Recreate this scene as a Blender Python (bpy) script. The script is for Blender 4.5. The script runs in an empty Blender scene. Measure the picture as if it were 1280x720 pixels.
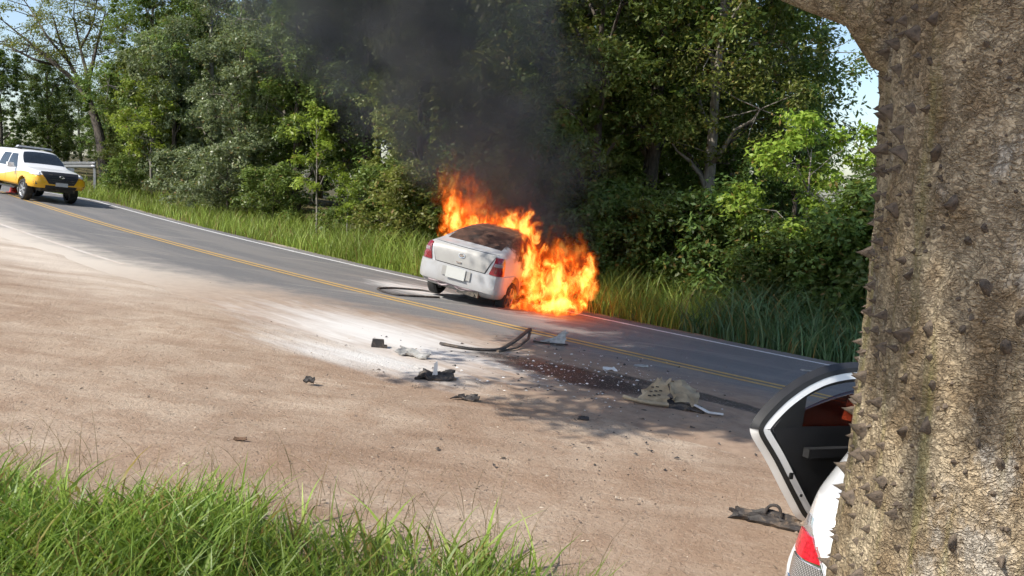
import bpy, math, random
import numpy as np
from mathutils import Vector, Matrix
from mathutils.bvhtree import BVHTree

rnd = random.Random(7)
RS = np.random.RandomState
SC = bpy.context.scene
COL = SC.collection

# ------------------------------------------------------------------ camera
FPX, CW, CH = 1050.0, 1280.0, 720.0
PITCH, ROLL = math.radians(7.0), math.radians(2.0)
_up = np.array([math.sin(ROLL)*math.cos(PITCH), -math.cos(ROLL)*math.cos(PITCH), -math.sin(PITCH)])
_F = np.array([0, 0, 1.0]) - _up*_up[2]; _F /= np.linalg.norm(_F)
CAMM = np.stack([np.cross(_F, _up), _F, _up])       # camera axes -> world
EYE = np.array([0, 0, 2.09])
cam_d = bpy.data.cameras.new('camera'); cam = bpy.data.objects.new('camera', cam_d); COL.objects.link(cam)
cam_d.sensor_width = 36; cam_d.lens = 36*FPX/CW; cam_d.clip_start = 0.05; cam_d.clip_end = 3000
_m = Matrix.Identity(4)
for i in range(3):
    _m[i][0] = CAMM[i, 0]; _m[i][1] = -CAMM[i, 1]; _m[i][2] = -CAMM[i, 2]; _m[i][3] = EYE[i]
cam.matrix_world = _m
SC.camera = cam

# ------------------------------------------------------------------ sky, sun, exposure
SUN_AZ = math.degrees(math.atan2(-0.86, -0.51))      # compass from +Y towards +X
SUN_EL = 45.0
wd = bpy.data.worlds.new('World'); SC.world = wd; wd.use_nodes = True
_nt = wd.node_tree; _nt.nodes.clear()
_sky = _nt.nodes.new('ShaderNodeTexSky'); _sky.sky_type = 'NISHITA'; _sky.sun_disc = False
_sky.sun_elevation = math.radians(SUN_EL); _sky.sun_rotation = math.radians(SUN_AZ)
_sky.air_density = 1.0; _sky.dust_density = 1.3; _sky.ozone_density = 1.0
_bg = _nt.nodes.new('ShaderNodeBackground'); _bg.inputs[1].default_value = 0.15
_ow = _nt.nodes.new('ShaderNodeOutputWorld')
_nt.links.new(_sky.outputs[0], _bg.inputs[0]); _nt.links.new(_bg.outputs[0], _ow.inputs[0])
sun_d = bpy.data.lights.new('sun', 'SUN'); sun = bpy.data.objects.new('sun', sun_d); COL.objects.link(sun)
sun_d.energy = 4.6; sun_d.angle = math.radians(0.55); sun_d.color = (1.0, 0.94, 0.84)
_a = math.radians(SUN_AZ); _e = math.radians(SUN_EL)
TO_SUN = np.array([math.sin(_a)*math.cos(_e), math.cos(_a)*math.cos(_e), math.sin(_e)])
sun.rotation_euler = Vector(TO_SUN).to_track_quat('Z', 'Y').to_euler()
SC.view_settings.view_transform = 'Standard'; SC.view_settings.look = 'None'
SC.view_settings.exposure = 0.42; SC.view_settings.gamma = 1.0
SC.view_settings.use_curve_mapping = False
SC.render.engine = 'CYCLES'
cy = SC.cycles
cy.use_denoising = True
cy.max_bounces = 5; cy.diffuse_bounces = 2; cy.glossy_bounces = 3; cy.transmission_bounces = 6
cy.transparent_max_bounces = 12; cy.volume_bounces = 0; cy.sample_clamp_indirect = 4.0
cy.volume_max_steps = 64
cy.use_adaptive_sampling = True; cy.adaptive_threshold = .03; cy.adaptive_min_samples = 12

# ------------------------------------------------------------------ geometry of the place
GX, GY = -0.0906, -0.0223           # the hillside falls to the right and slightly away

def at(px, py, depth):
    c = np.array([(px-640)/FPX*depth, (py-360)/FPX*depth, depth])
    return EYE + CAMM @ c

def hit(px, py):
    d = CAMM @ np.array([(px-640)/FPX, (py-360)/FPX, 1.0])
    k = -EYE[2]/(d[2]-GX*d[0]-GY*d[1])
    return EYE + d*k

def plane_z(x, y):
    v = GX*x + GY*y
    return 14*np.tanh(v/14)

_h = lambda i: (np.sin(i*12.9898)*43758.5453) % 1.0
def vnoise(x, y, seed=0):
    xi = np.floor(x); yi = np.floor(y); fx = x-xi; fy = y-yi
    fx = fx*fx*(3-2*fx); fy = fy*fy*(3-2*fy)
    def h(a, b): return (np.sin(a*127.1+b*311.7+seed*74.7)*43758.5453) % 1.0
    return (h(xi, yi)*(1-fx)+h(xi+1, yi)*fx)*(1-fy) + (h(xi, yi+1)*(1-fx)+h(xi+1, yi+1)*fx)*fy
def fbm(x, y, o=4, seed=0):
    s = 0; a = .5
    for k in range(o):
        s = s + a*vnoise(x*2**k, y*2**k, seed+k); a *= .5
    return s
def sstep(a, b, x):
    t = np.clip((x-a)/(b-a), 0, 1); return t*t*(3-2*t)

# centre line of the road, y as a function of x, from the double yellow line
_px = [(62, 260), (107, 273), (200, 299), (320, 332), (352, 340), (450, 364.5), (560, 390), (680, 418), (830, 452), (980, 485)]
_w = np.array([hit(*p) for p in _px])
_cf = np.polyfit(_w[:, 0], _w[:, 1], 2)
XA, XB = -20.0, 7.0
def cl(x):
    x = np.asarray(x, float)
    y = np.polyval(_cf, np.clip(x, XA, XB)); d = np.polyder(_cf)
    return y + np.where(x < XA, -.5*(x-XA), 0) + np.where(x > XB, np.polyval(d, XB)*(x-XB), 0)
CX = np.concatenate([np.linspace(-75, -22, 40), np.linspace(-21.5, 8, 160), np.linspace(8.5, 60, 40)])
CYL = cl(CX)
_t = np.stack([np.gradient(CX), np.gradient(CYL)], 1); _t /= np.linalg.norm(_t, axis=1)[:, None]
CN = np.stack([-_t[:, 1], _t[:, 0]], 1)              # towards the forest
CS = np.concatenate([[0], np.cumsum(np.hypot(np.diff(CX), np.diff(CYL)))])
S0 = np.interp(0.0, CX, CS)
CSS = CS - S0                                         # 0 where the centre line crosses x = 0
LANE = 3.2
def road_pt(s, t):
    x = np.interp(s, CSS, CX); y = np.interp(s, CSS, CYL)
    nx = np.interp(s, CSS, CN[:, 0]); ny = np.interp(s, CSS, CN[:, 1])
    return x+nx*t, y+ny*t
def road_st(x, y):
    """(s, t) of ground points, to the nearest sampled centre point"""
    x = np.atleast_1d(np.asarray(x, float)).ravel(); y = np.atleast_1d(np.asarray(y, float)).ravel()
    S = np.empty_like(x); T = np.empty_like(x)
    for i in range(0, len(x), 20000):
        dx = x[i:i+20000, None]-CX[None]; dy = y[i:i+20000, None]-CYL[None]
        k = np.argmin(dx*dx+dy*dy, 1); r = np.arange(len(k))
        T[i:i+20000] = dx[r, k]*CN[k, 0]+dy[r, k]*CN[k, 1]
        S[i:i+20000] = CSS[k]+dx[r, k]*CN[k, 1]-dy[r, k]*CN[k, 0]
    return S, T
def ground_z(x, y):
    x = np.asarray(x, float); y = np.asarray(y, float); sh = np.broadcast(x, y).shape
    xx, yy = np.broadcast_to(x, sh).ravel(), np.broadcast_to(y, sh).ravel()
    s, t = road_st(xx, yy)
    z = plane_z(xx, yy)
    near = sstep(-LANE-.25, -LANE-.9, t+.5*(fbm(xx*.6, yy*.6, 3, 3)-.5))
    far = sstep(LANE+.35, LANE+.8, t)
    onroad = 1-np.maximum(near, far)
    z = z - .05*onroad
    z = z + near*(.022*(fbm(xx*2.2, yy*2.2, 4, 5)-.45) + .07*(fbm(xx*.5, yy*.5, 2, 9)-.5)) + near*.006
    _q = (xx*math.cos(.35)+yy*math.sin(.35)); _r = (-xx*math.sin(.35)+yy*math.cos(.35))+.5*np.sin(_q*.35)
    z = z + near*sstep(.9, 2.5, -LANE-t)*(.014*np.sin(_r*2*np.pi/1.55)*fbm(_q*.4, _r*.3, 2, 61)*1.6 + .012*(fbm(_q*.9, _r*4.5, 3, 67)-.5))
    z = z + far*(-.12*sstep(LANE+.5, LANE+1.6, t) + .75*sstep(LANE+2.5, LANE+9, t) + .12*(fbm(xx*.4, yy*.4, 3, 11)-.5))
    z = z + .5*sstep(2.6, -.2, yy - .2*np.abs(xx))          # bank the photographer stands on
    return z.reshape(sh)

# ------------------------------------------------------------------ helpers
def mesh_np(name, V, F, uv=None, smooth=True):
    """V (n,3); F (m,k) equal-length faces, or a list of such arrays"""
    me = bpy.data.meshes.new(name)
    V = np.asarray(V, np.float32)
    Fs = F if isinstance(F, list) else [F]
    Fs = [np.asarray(f, np.int32) for f in Fs if len(f)]
    me.vertices.add(len(V)); me.vertices.foreach_set('co', V.ravel())
    nl = sum(f.size for f in Fs); npoly = sum(len(f) for f in Fs)
    me.loops.add(nl); me.polygons.add(npoly)
    me.loops.foreach_set('vertex_index', np.concatenate([f.ravel() for f in Fs]))
    st = []; o = 0
    for f in Fs:
        st.append(o+np.arange(len(f))*f.shape[1]); o += f.size
    me.polygons.foreach_set('loop_start', np.concatenate(st).astype(np.int32))
    if smooth: me.polygons.foreach_set('use_smooth', np.ones(npoly, bool))
    if uv is not None:
        l = me.uv_layers.new(name='st')
        idx = np.concatenate([f.ravel() for f in Fs])
        l.data.foreach_set('uv', np.asarray(uv, np.float32)[idx].ravel())
    me.update(calc_edges=True)
    return me
def link(name, me, mat=None, parent=None):
    o = bpy.data.objects.new(name, me); COL.objects.link(o)
    if mat is not None and me is not None:
        if len(me.materials) == 0: me.materials.append(mat)
    if parent is not None: o.parent = parent
    return o
def empty(name, loc=(0, 0, 0), mw=None):
    o = bpy.data.objects.new(name, None); COL.objects.link(o); o.empty_display_size = .2
    if mw is not None: o.matrix_world = mw
    else: o.location = loc
    return o
def tag(o, label=None, cat=None, group=None, kind=None):
    if label: o['label'] = label
    if cat: o['category'] = cat
    if group: o['group'] = group
    if kind: o['kind'] = kind
    return o

def smooth_path(P, n=24):
    P = np.array(P, float); L = np.concatenate([[0], np.cumsum(np.linalg.norm(np.diff(P, axis=0), axis=1))]); q = np.linspace(0, L[-1], n)
    o_ = np.stack([np.interp(q, L, P[:, k]) for k in range(3)], 1)
    for _ in range(2): o_[1:-1] = (o_[:-2]+2*o_[1:-1]+o_[2:])/4
    return o_
class MB:
    """collects polygons for one mesh"""
    def __init__(s): s.V = []; s.F = []
    def add(s, V, F):
        o = len(s.V); s.V += [tuple(float(c) for c in v) for v in V]; s.F += [tuple(int(i)+o for i in f) for f in F]; return s
    def box(s, c, h, R=None, taper=1.0):
        V = []
        for z in (-1, 1):
            k = taper if z > 0 else 1
            for x, y in ((-1, -1), (1, -1), (1, 1), (-1, 1)):
                v = np.array([x*h[0]*k, y*h[1]*k, z*h[2]])
                if R is not None: v = R @ v
                V.append(v+np.array(c))
        return s.add(V, [(3, 2, 1, 0), (4, 5, 6, 7), (0, 1, 5, 4), (1, 2, 6, 5), (2, 3, 7, 6), (3, 0, 4, 7)])
    def tube(s, P, R, n=8, cap=True, flat=None):
        P = np.asarray(P, float); R = np.broadcast_to(np.asarray(R, float), (len(P),))
        T = np.gradient(P, axis=0); T /= np.linalg.norm(T, axis=1)[:, None]+1e-9
        ref = np.array([0, 0, 1.0]) if abs(T[0, 2]) < .9 else np.array([1.0, 0, 0])
        u = np.cross(T[0], ref); u /= np.linalg.norm(u); V = []
        for i in range(len(P)):
            u = u - T[i]*np.dot(u, T[i]); u /= np.linalg.norm(u)+1e-9; v = np.cross(T[i], u)
            for k in range(n):
                a = 2*math.pi*k/n
                V.append(P[i]+R[i]*(math.cos(a)*u+math.sin(a)*v*(flat or 1)))
        F = [(i*n+k, i*n+(k+1) % n, (i+1)*n+(k+1) % n, (i+1)*n+k) for i in range(len(P)-1) for k in range(n)]
        if cap: F += [tuple(range(n-1, -1, -1)), tuple((len(P)-1)*n+k for k in range(n))]
        return s.add(V, F)
    def lathe(s, prof, n=32, axis='y', cap=False):
        """prof: (radius, along)"""
        V = []
        for r, a in prof:
            for k in range(n):
                t = 2*math.pi*k/n; c, d = r*math.cos(t), r*math.sin(t)
                V.append({'y': (c, a, d), 'z': (c, d, a), 'x': (a, c, d)}[axis])
        m = len(prof)
        F = [(i*n+k, i*n+(k+1) % n, (i+1)*n+(k+1) % n, (i+1)*n+k) for i in range(m-1) for k in range(n)]
        if cap: F += [tuple(range(n-1, -1, -1)), tuple((m-1)*n+k for k in range(n))]
        return s.add(V, F)
    def grid(s, G, closed=False):
        G = np.asarray(G, float); a, b = G.shape[:2]
        F = [(i*b+j, (i+1)*b+j, (i+1)*b+j+1, i*b+j+1) for i in range(a-1) for j in range(b-1)]
        if closed: F += [(i*b+b-1, (i+1)*b+b-1, (i+1)*b, i*b) for i in range(a-1)]
        return s.add(G.reshape(-1, 3), F)
    def mesh(s, name, smooth=True, angle=None):
        me = bpy.data.meshes.new(name); me.from_pydata(s.V, [], s.F); me.update()
        if smooth:
            me.polygons.foreach_set('use_smooth', np.ones(len(me.polygons), bool))
            if angle: me.set_sharp_from_angle(angle=math.radians(angle))
        return me
    def build(s, name, mat, parent=None, smooth=True, angle=40):
        return link(name, s.mesh(name, smooth, angle), mat, parent)

# ------------------------------------------------------------------ materials
class G:
    def __init__(s, name):
        s.m = bpy.data.materials.new(name); s.m.use_nodes = True; s.t = s.m.node_tree; s.t.nodes.clear()
        s.out = s.t.nodes.new('ShaderNodeOutputMaterial')
    def n(s, typ, ins=None, **props):
        nd = s.t.nodes.new('ShaderNode'+typ)
        for k, v in props.items(): setattr(nd, k, v)
        for k, v in (ins or {}).items():
            sk = nd.inputs[k]
            if isinstance(v, bpy.types.NodeSocket): s.t.links.new(v, sk)
            elif isinstance(v, (tuple, list)) and sk.type == 'RGBA' and len(v) == 3: sk.default_value = (*v, 1)
            else: sk.default_value = v
        return nd
    def pos(s): return s.n('NewGeometry').outputs['Position']
    def obj(s): return s.n('TexCoord').outputs['Object']
    def uv(s): return s.n('UVMap', uv_map='st').outputs[0]
    def noise(s, vec, scale=5, detail=4, rough=.55, dist=0, color=False):
        nd = s.n('TexNoise', {'Vector': vec, 'Scale': scale, 'Detail': detail, 'Roughness': rough, 'Distortion': dist})
        return nd.outputs['Color' if color else 0]
    def vor(s, vec, scale=5, feature='F1'):
        return s.n('TexVoronoi', {'Vector': vec, 'Scale': scale}, feature=feature).outputs[0]
    def math(s, op, a, b=0.0, c=0.0): 
        return s.n('Math', {0: a, 1: b, 2: c}, operation=op).outputs[0]
    def vm(s, op, a, b=(0, 0, 0)):
        nd = s.n('VectorMath', {0: a, 1: b}, operation=op)
        return nd.outputs['Value'] if op in ('LENGTH', 'DOT_PRODUCT', 'DISTANCE') else nd.outputs[0]
    def mapping(s, vec, loc=(0, 0, 0), rot=(0, 0, 0), sc=(1, 1, 1), typ='POINT'):
        return s.n('Mapping', {'Vector': vec, 'Location': loc, 'Rotation': rot, 'Scale': sc}, vector_type=typ).outputs[0]
    def mr(s, v, a, b, c=0.0, d=1.0, smooth=True):
        return s.n('MapRange', {0: v, 1: a, 2: b, 3: c, 4: d}, interpolation_type='SMOOTHSTEP' if smooth else 'LINEAR').outputs[0]
    def mix(s, f, a, b, mode='MIX'):
        return s.n('Mix', {0: f, 6: a, 7: b}, data_type='RGBA', blend_type=mode).outputs[2]
    def ramp(s, f, stops):
        nd = s.n('ValToRGB', {0: f}); e = nd.color_ramp.elements
        while len(e) < len(stops): e.new(.5)
        for i, (p, c) in enumerate(stops):
            e[i].position = p; e[i].color = (*c, 1) if len(c) == 3 else c
        return nd.outputs[0]
    def xyz(s, v): return s.n('SeparateXYZ', {0: v}).outputs
    def comb(s, x, y, z): return s.n('CombineXYZ', {0: x, 1: y, 2: z}).outputs[0]
    def bump(s, h, strength=.3, dist=.02, normal=None):
        d = {'Height': h, 'Strength': strength, 'Distance': dist}
        if normal is not None: d['Normal'] = normal
        return s.n('Bump', d).outputs[0]
    def bsdf(s, col, rough=.6, normal=None, **kw):
        d = {'Base Color': col, 'Roughness': rough}
        if normal is not None: d['Normal'] = normal
        d.update(kw)
        return s.n('BsdfPrincipled', d).outputs[0]
    def surf(s, sh): s.t.links.new(sh, s.out.inputs['Surface']); return s.m
    def vol(s, sh): s.t.links.new(sh, s.out.inputs['Volume']); return s.m

def m_plain(name, col, rough=.5, metal=0.0, spec=.5, var=.12, scale=9, coat=0.0, bump=0.0, dirt=0.0, dirtcol=(.3, .24, .18)):
    g = G(name); o = g.obj()
    n = g.noise(o, scale, 5, .6)
    lo = tuple(c*(1-var) for c in col); hi = tuple(min(1, c*(1+var)) for c in col)
    c = g.mix(g.mr(n, .3, .7), lo, hi)
    if dirt:
        d = g.mr(g.noise(o, scale*.45, 6, .7, .5), .62-.4*dirt, .8-.2*dirt)
        c = g.mix(g.math('MULTIPLY', d, min(1, .4+dirt)), c, dirtcol)
    r = g.math('ADD', rough-.06, g.math('MULTIPLY', n, .12))
    nm = g.bump(g.noise(o, scale*4, 4, .6), bump, .01) if bump else None
    return g.surf(g.bsdf(c, r, nm, **{'Metallic': metal, 'Specular IOR Level': spec, 'Coat Weight': coat, 'Coat Roughness': .08}))

def m_leaf(name, c1, c2, trans=.35, rough=.45, dead=.04):
    g = G(name)
    r = g.n('NewGeometry').outputs['Random Per Island']
    oi = g.n('ObjectInfo').outputs['Random']
    col = g.mix(r, c1, c2)
    col = g.mix(g.mr(r, 1-dead, 1-dead*.6, smooth=False), col, (.22, .15, .05))
    hs = g.n('HueSaturation', {'Hue': g.mr(oi, 0, 1, .485, .51, False), 'Saturation': 1.0, 'Value': g.mr(oi, 0, 1, .8, 1.2, False), 'Color': col}).outputs[0]
    big = g.mr(g.noise(g.pos(), .55, 3), .35, .65, .75, 1.25)
    hs = g.mix(1.0, hs, g.comb(big, big, big), 'MULTIPLY')
    d = g.bsdf(hs, rough, **{'Specular IOR Level': .35})
    t = g.n('BsdfTranslucent', {'Color': g.mix(.55, hs, (.20, .26, .03))}).outputs[0]
    return g.surf(g.n('MixShader', {0: trans, 1: d, 2: t}).outputs[0])

def m_bark(name, c1, c2):
    g = G(name); o = g.obj(); v = g.mapping(o, sc=(1, 1, .25))
    n = g.noise(v, 14, 6, .65); c = g.mix(g.mr(n, .3, .7), c1, c2)
    return g.surf(g.bsdf(c, .85, g.bump(n, .6, .03)))

def blob(g, px, py, cx_len, cy_len, ang, vec):
    """0..1 mask of a spill: an ellipse round the ground point seen at (px,py)"""
    w = hit(px, py)
    v = g.vm('SUBTRACT', vec, (w[0], w[1], 0))
    v = g.mapping(v, rot=(0, 0, -ang), sc=(1, 1, 1))
    x = g.xyz(v)
    fl = g.comb(g.math('DIVIDE', x[0], cx_len), g.math('DIVIDE', x[1], cy_len), 0.0)
    return g.math('SUBTRACT', 1.0, g.vm('LENGTH', fl)), v

def spills(g, col, rough, P):
    """white extinguisher powder and dark fluid lying on road and dirt"""
    wob = g.noise(P, 1.1, 5, .65)
    rd = -math.radians(38)
    fine = g.noise(P, 9, 6, .7)
    b, v = blob(g, 478, 420, 3.4, 1.7, rd, P)
    st = g.noise(g.mapping(v, rot=(0, 0, -.35), sc=(.55, 3.6, 1)), 1.1, 7, .66, .8)
    m = g.mr(g.math('ADD', b, g.math('MULTIPLY', g.math('SUBTRACT', st, .5), 1.1)), -.05, .95)
    b2, v2 = blob(g, 452, 446, 2.3, .9, rd+.2, P)
    m2 = g.mr(g.math('ADD', b2, g.math('MULTIPLY', g.math('SUBTRACT', st, .5), 1.2)), .0, 1.0)
    b3, v3 = blob(g, 520, 362, 2.2, 1.1, rd, P)
    m3 = g.mr(g.math('ADD', b3, g.math('MULTIPLY', g.math('SUBTRACT', st, .5), 1.6)), .2, .8, 0, .75)
    pw = g.math('MAXIMUM', g.math('MAXIMUM', m, m2), m3)
    col = g.mix(g.math('MULTIPLY', pw, .85), col, (.72, .71, .69))
    dk, _ = blob(g, 705, 466, 1.9, .75, rd+.15, P)
    dm = g.mr(g.math('ADD', dk, g.math('MULTIPLY', g.math('SUBTRACT', wob, .5), 1.5)), .05, .5)
    dk2, _ = blob(g, 880, 497, 2.6, .26, rd+.02, P)
    dm2 = g.mr(g.math('ADD', dk2, g.math('MULTIPLY', g.math('SUBTRACT', wob, .5), 1.5)), .1, .45, 0, .85)
    dm = g.math('MAXIMUM', dm, dm2)
    dcol = g.mix(g.mr(g.vor(P, 26), .1, .3), (.30, .27, .25), (.022, .018, .017))
    col = g.mix(g.math('MULTIPLY', dm, .93), col, dcol)
    rough = g.math('SUBTRACT', rough, g.math('MULTIPLY', dm, .2))
    return col, rough

def m_dirt():
    g = G('packed_dirt'); P = g.pos()
    big = g.noise(P, .35, 5, .6); mid = g.noise(P, 2.2, 6, .65); fine = g.noise(P, 26, 5, .7)
    tr = g.noise(g.mapping(P, rot=(0, 0, math.radians(22)), sc=(.35, 2.2, 1)), 1.0, 5, .6, .4)
    c = g.mix(g.mr(big, .32, .68), (.30, .208, .145), (.45, .355, .27))
    c = g.mix(g.mr(tr, .5, .75, 0, .6), c, (.235, .155, .105))
    c = g.mix(g.mr(tr, .46, .25, 0, .75), c, (.54, .44, .345))
    c = g.mix(g.mr(mid, .42, .66, 0, .55), c, (.27, .175, .115))
    c = g.mix(g.mr(fine, .48, .66, 0, .38), c, (.19, .125, .085))
    c = g.mix(g.mr(fine, .45, .3, 0, .35), c, (.52, .43, .34))
    peb = g.vor(P, 34); c = g.mix(g.mr(peb, .20, .08, 0, .6), c, (.15, .105, .08))
    c = g.mix(g.mr(g.vor(g.mapping(P, loc=(3.3, 1.7, 0)), 23), .14, .06, 0, .7), c, (.50, .44, .37))
    # forest side: leaf litter and soil
    uvx = g.xyz(g.uv())
    far = g.mr(g.math('ADD', uvx[1], g.math('MULTIPLY', mid, .8)), LANE+.6, LANE+1.7)
    lit = g.mix(g.mr(mid, .35, .65), (.05, .045, .02), (.12, .10, .045))
    pale = g.mr(g.math('ADD', uvx[1], g.math('MULTIPLY', big, 1.6)), -LANE-2.6, -LANE-.3)
    c = g.mix(g.math('MULTIPLY', g.math('MULTIPLY', pale, g.mr(uvx[0], 0, -8)), g.mr(tr, .75, .3, .35, 1)), c, (.62, .55, .47))
    c, r = spills(g, c, 0.9, P)
    c = g.mix(far, c, lit)
    h = g.math('ADD', g.math('MULTIPLY', mid, .6), g.math('ADD', g.math('MULTIPLY', fine, .35), g.math('MULTIPLY', g.mr(peb, 0, .25), .25)))
    return g.surf(g.bsdf(c, r, g.bump(h, .9, .05), **{'Specular IOR Level': .2}))

def m_asphalt():
    g = G('dusty_asphalt'); P = g.pos(); uvx = g.xyz(g.uv())
    s, t = uvx[0], uvx[1]
    fine = g.noise(P, 70, 4, .7); mid = g.noise(P, 1.6, 6, .65); big = g.noise(P, .3, 4)
    c = g.mix(g.mr(fine, .3, .7), (.10, .099, .101), (.20, .195, .192))
    # wheel paths polished darker, dust along the crown
    wp = g.noise(g.comb(g.math('MULTIPLY', s, .12), g.math('MULTIPLY', t, 1.6), 0.0), 1.0, 4)
    c = g.mix(g.mr(wp, .42, .6, 0, .5), c, (.225, .21, .195))
    sk = g.noise(g.mapping(P, rot=(0, 0, math.radians(-20)), sc=(.16, 2.4, 1)), 1.0, 6, .6, 1.2)
    c = g.mix(g.mr(sk, .55, .72, 0, .55), c, (.36, .325, .28))
    # dirt carried over the near lane
    edge = g.math('ADD', t, g.math('MULTIPLY', g.math('SUBTRACT', mid, .5), 2.2))
    lim = g.mr(s, -9, 2, -LANE+.3, -LANE+2.3)
    dust = g.mr(g.math('SUBTRACT', edge, lim), .9, -.9)
    dcol = g.mix(g.mr(g.noise(P, 5, 5, .7), .3, .7), (.36, .26, .185), (.26, .175, .12))
    dcol = g.mix(g.mr(s, -1, -8), dcol, (.56, .50, .43))
    c = g.mix(g.math('MULTIPLY', dust, .93), c, dcol)
    c, r = spills(g, c, 0.82, P)
    return g.surf(g.bsdf(c, r, g.bump(g.math('ADD', fine, g.math('MULTIPLY', mid, .5)), .35, .012), **{'Specular IOR Level': .35}))

def m_paint_line(name, col, wear):
    g = G(name); P = g.pos(); uvx = g.xyz(g.uv())
    n = g.noise(P, 12, 6, .75); mid = g.noise(P, 1.6, 6, .65)
    c = g.mix(g.mr(n, .5-.25*wear, .9-.25*wear), col, (.2, .185, .165))
    lim = g.mr(uvx[0], -9, 2, -LANE+.3, -LANE+2.3)
    dust = g.mr(g.math('SUBTRACT', g.math('ADD', uvx[1], g.math('MULTIPLY', g.math('SUBTRACT', mid, .5), 2.2)), lim), .9, -.9)
    c = g.mix(g.math('MULTIPLY', dust, .75), c, (.47, .36, .26))
    sh = g.bsdf(c, .75)
    return g.surf(sh)

M = {}
M['dirt'] = m_dirt(); M['asphalt'] = m_asphalt()
M['yline'] = m_paint_line('yellow_road_paint', (.52, .33, .09), .35)
M['wline'] = m_paint_line('white_road_paint', (.72, .72, .72), .25)

# ------------------------------------------------------------------ ground and road
def build_ground():
    xs = np.concatenate([[-600, -350, -200, -130, -90], np.linspace(-70, -16, 60), np.linspace(-15.5, 9, 170), np.linspace(9.5, 40, 36), [60, 100, 180, 320, 600]])
    ys = np.concatenate([[-300, -120, -50, -25], np.linspace(-14, 2, 20), np.linspace(2.4, 26, 190), np.linspace(26.5, 70, 60), [90, 130, 200, 350, 700]])
    X, Y = np.meshgrid(xs, ys, indexing='ij'); Z = ground_z(X, Y)
    s, t = road_st(X, Y); a, b = X.shape
    i = np.arange(a*b).reshape(a, b)
    F = np.stack([i[:-1, :-1], i[1:, :-1], i[1:, 1:], i[:-1, 1:]], -1).reshape(-1, 4)
    o = link('ground', mesh_np('ground', np.stack([X.ravel(), Y.ravel(), Z.ravel()], 1), F, np.stack([s, t], 1)), M['dirt'])
    tag(o, kind='structure')
build_ground()

def ribbon(name, s0, s1, t0, t1, lift, mat, nt=2, wob=0, ds=.4):
    ss = np.arange(s0, s1+ds, ds); V = []; UV = []
    for k in range(nt):
        t = t0+(t1-t0)*k/(nt-1)
        tt = t + (wob*(fbm(ss*.9, ss*0+k, 4, 21+k)-.5) if wob and k in (0, nt-1) else 0)
        x, y = road_pt(ss, tt)
        V.append(np.stack([x, y, plane_z(x, y)+lift-(.12*sstep(-LANE-.75, -LANE-1.4, tt) if nt > 2 else 0)], 1)); UV.append(np.stack([ss, np.zeros_like(ss)+tt], 1))
    V = np.stack(V, 1); UV = np.stack(UV, 1); n = len(ss)
    i = np.arange(n*nt).reshape(n, nt)
    F = np.stack([i[:-1, :-1], i[1:, :-1], i[1:, 1:], i[:-1, 1:]], -1).reshape(-1, 4)
    return link(name, mesh_np(name, V.reshape(-1, 3), F, UV.reshape(-1, 2)), mat)
road = tag(ribbon('road', -70, 55, -LANE-1.5, LANE+.5, .004, M['asphalt'], 12, .25), kind='structure')
for nm, t, lab in (('yellow_line', .12, None), ('yellow_line', -.12, None)):
    o = ribbon(nm, -70, 55, t-.055, t+.055, .009, M['yline']); o.parent = road
o = ribbon('white_edge_line', -70, 55, LANE-.06, LANE+.06, .009, M['wline']); o.parent = road
o = ribbon('white_edge_line', -70, -7, -LANE-.06, -LANE+.06, .009, M['wline']); o.parent = road

# ------------------------------------------------------------------ grass
def blades(name, X, Y, Hh, W, bend, rng, mat, seg=3, zoff=-.02, lean=None):
    """X, Y, Hh, W arrays: one curved tapering blade each"""
    n = len(X); Z = ground_z(X, Y)+zoff
    a = rng.rand(n)*2*np.pi
    dx, dy = np.cos(a), np.sin(a)
    if lean is not None: dx = dx+lean[0]; dy = dy+lean[1]
    b = bend*(.3+rng.rand(n))*Hh
    pa = rng.rand(n)*2*np.pi; px, py = np.cos(pa), np.sin(pa)
    V = []
    for k in range(seg+1):
        f = k/seg
        cx = X+dx*b*f**1.8; cyy = Y+dy*b*f**1.8; cz = Z+Hh*(f-.25*bend*f**3)
        w = W*(1-f**1.5)*.5*(1 if k else .7)
        if k < seg:
            V.append(np.stack([cx-px*w, cyy-py*w, cz], 1)); V.append(np.stack([cx+px*w, cyy+py*w, cz], 1))
        else: V.append(np.stack([cx, cyy, cz], 1))
    V = np.stack(V, 1); nv = V.shape[1]
    o = (np.arange(n)*nv)[:, None]
    Q = np.concatenate([o+np.array([[2*k, 2*k+1, 2*k+3, 2*k+2]]) for k in range(seg-1)]) if seg > 1 else np.zeros((0, 4), int)
    T = o+np.array([[2*seg-2, 2*seg-1, 2*seg]])
    return link(name, mesh_np(name, V.reshape(-1, 3), [Q, T]), mat)

M['grass_near'] = m_leaf('fresh_grass', (.11, .20, .024), (.28, .37, .07), .45, .4, .15)
M['grass_broad'] = m_leaf('broad_blades', (.20, .30, .05), (.42, .48, .14), .4, .35, .22)
M['grass_guinea'] = m_leaf('blue_green_grass', (.055, .12, .05), (.13, .20, .09), .3, .45, .10)  # guinea grass, a darker blue-green species
M['grass_far'] = m_leaf('verge_grass', (.17, .26, .035), (.35, .42, .095), .4, .45, .12)
M['grass_dry'] = m_leaf('dry_stalks', (.20, .15, .07), (.14, .13, .05), .3, .6, .2)

rng = RS(11)
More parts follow.
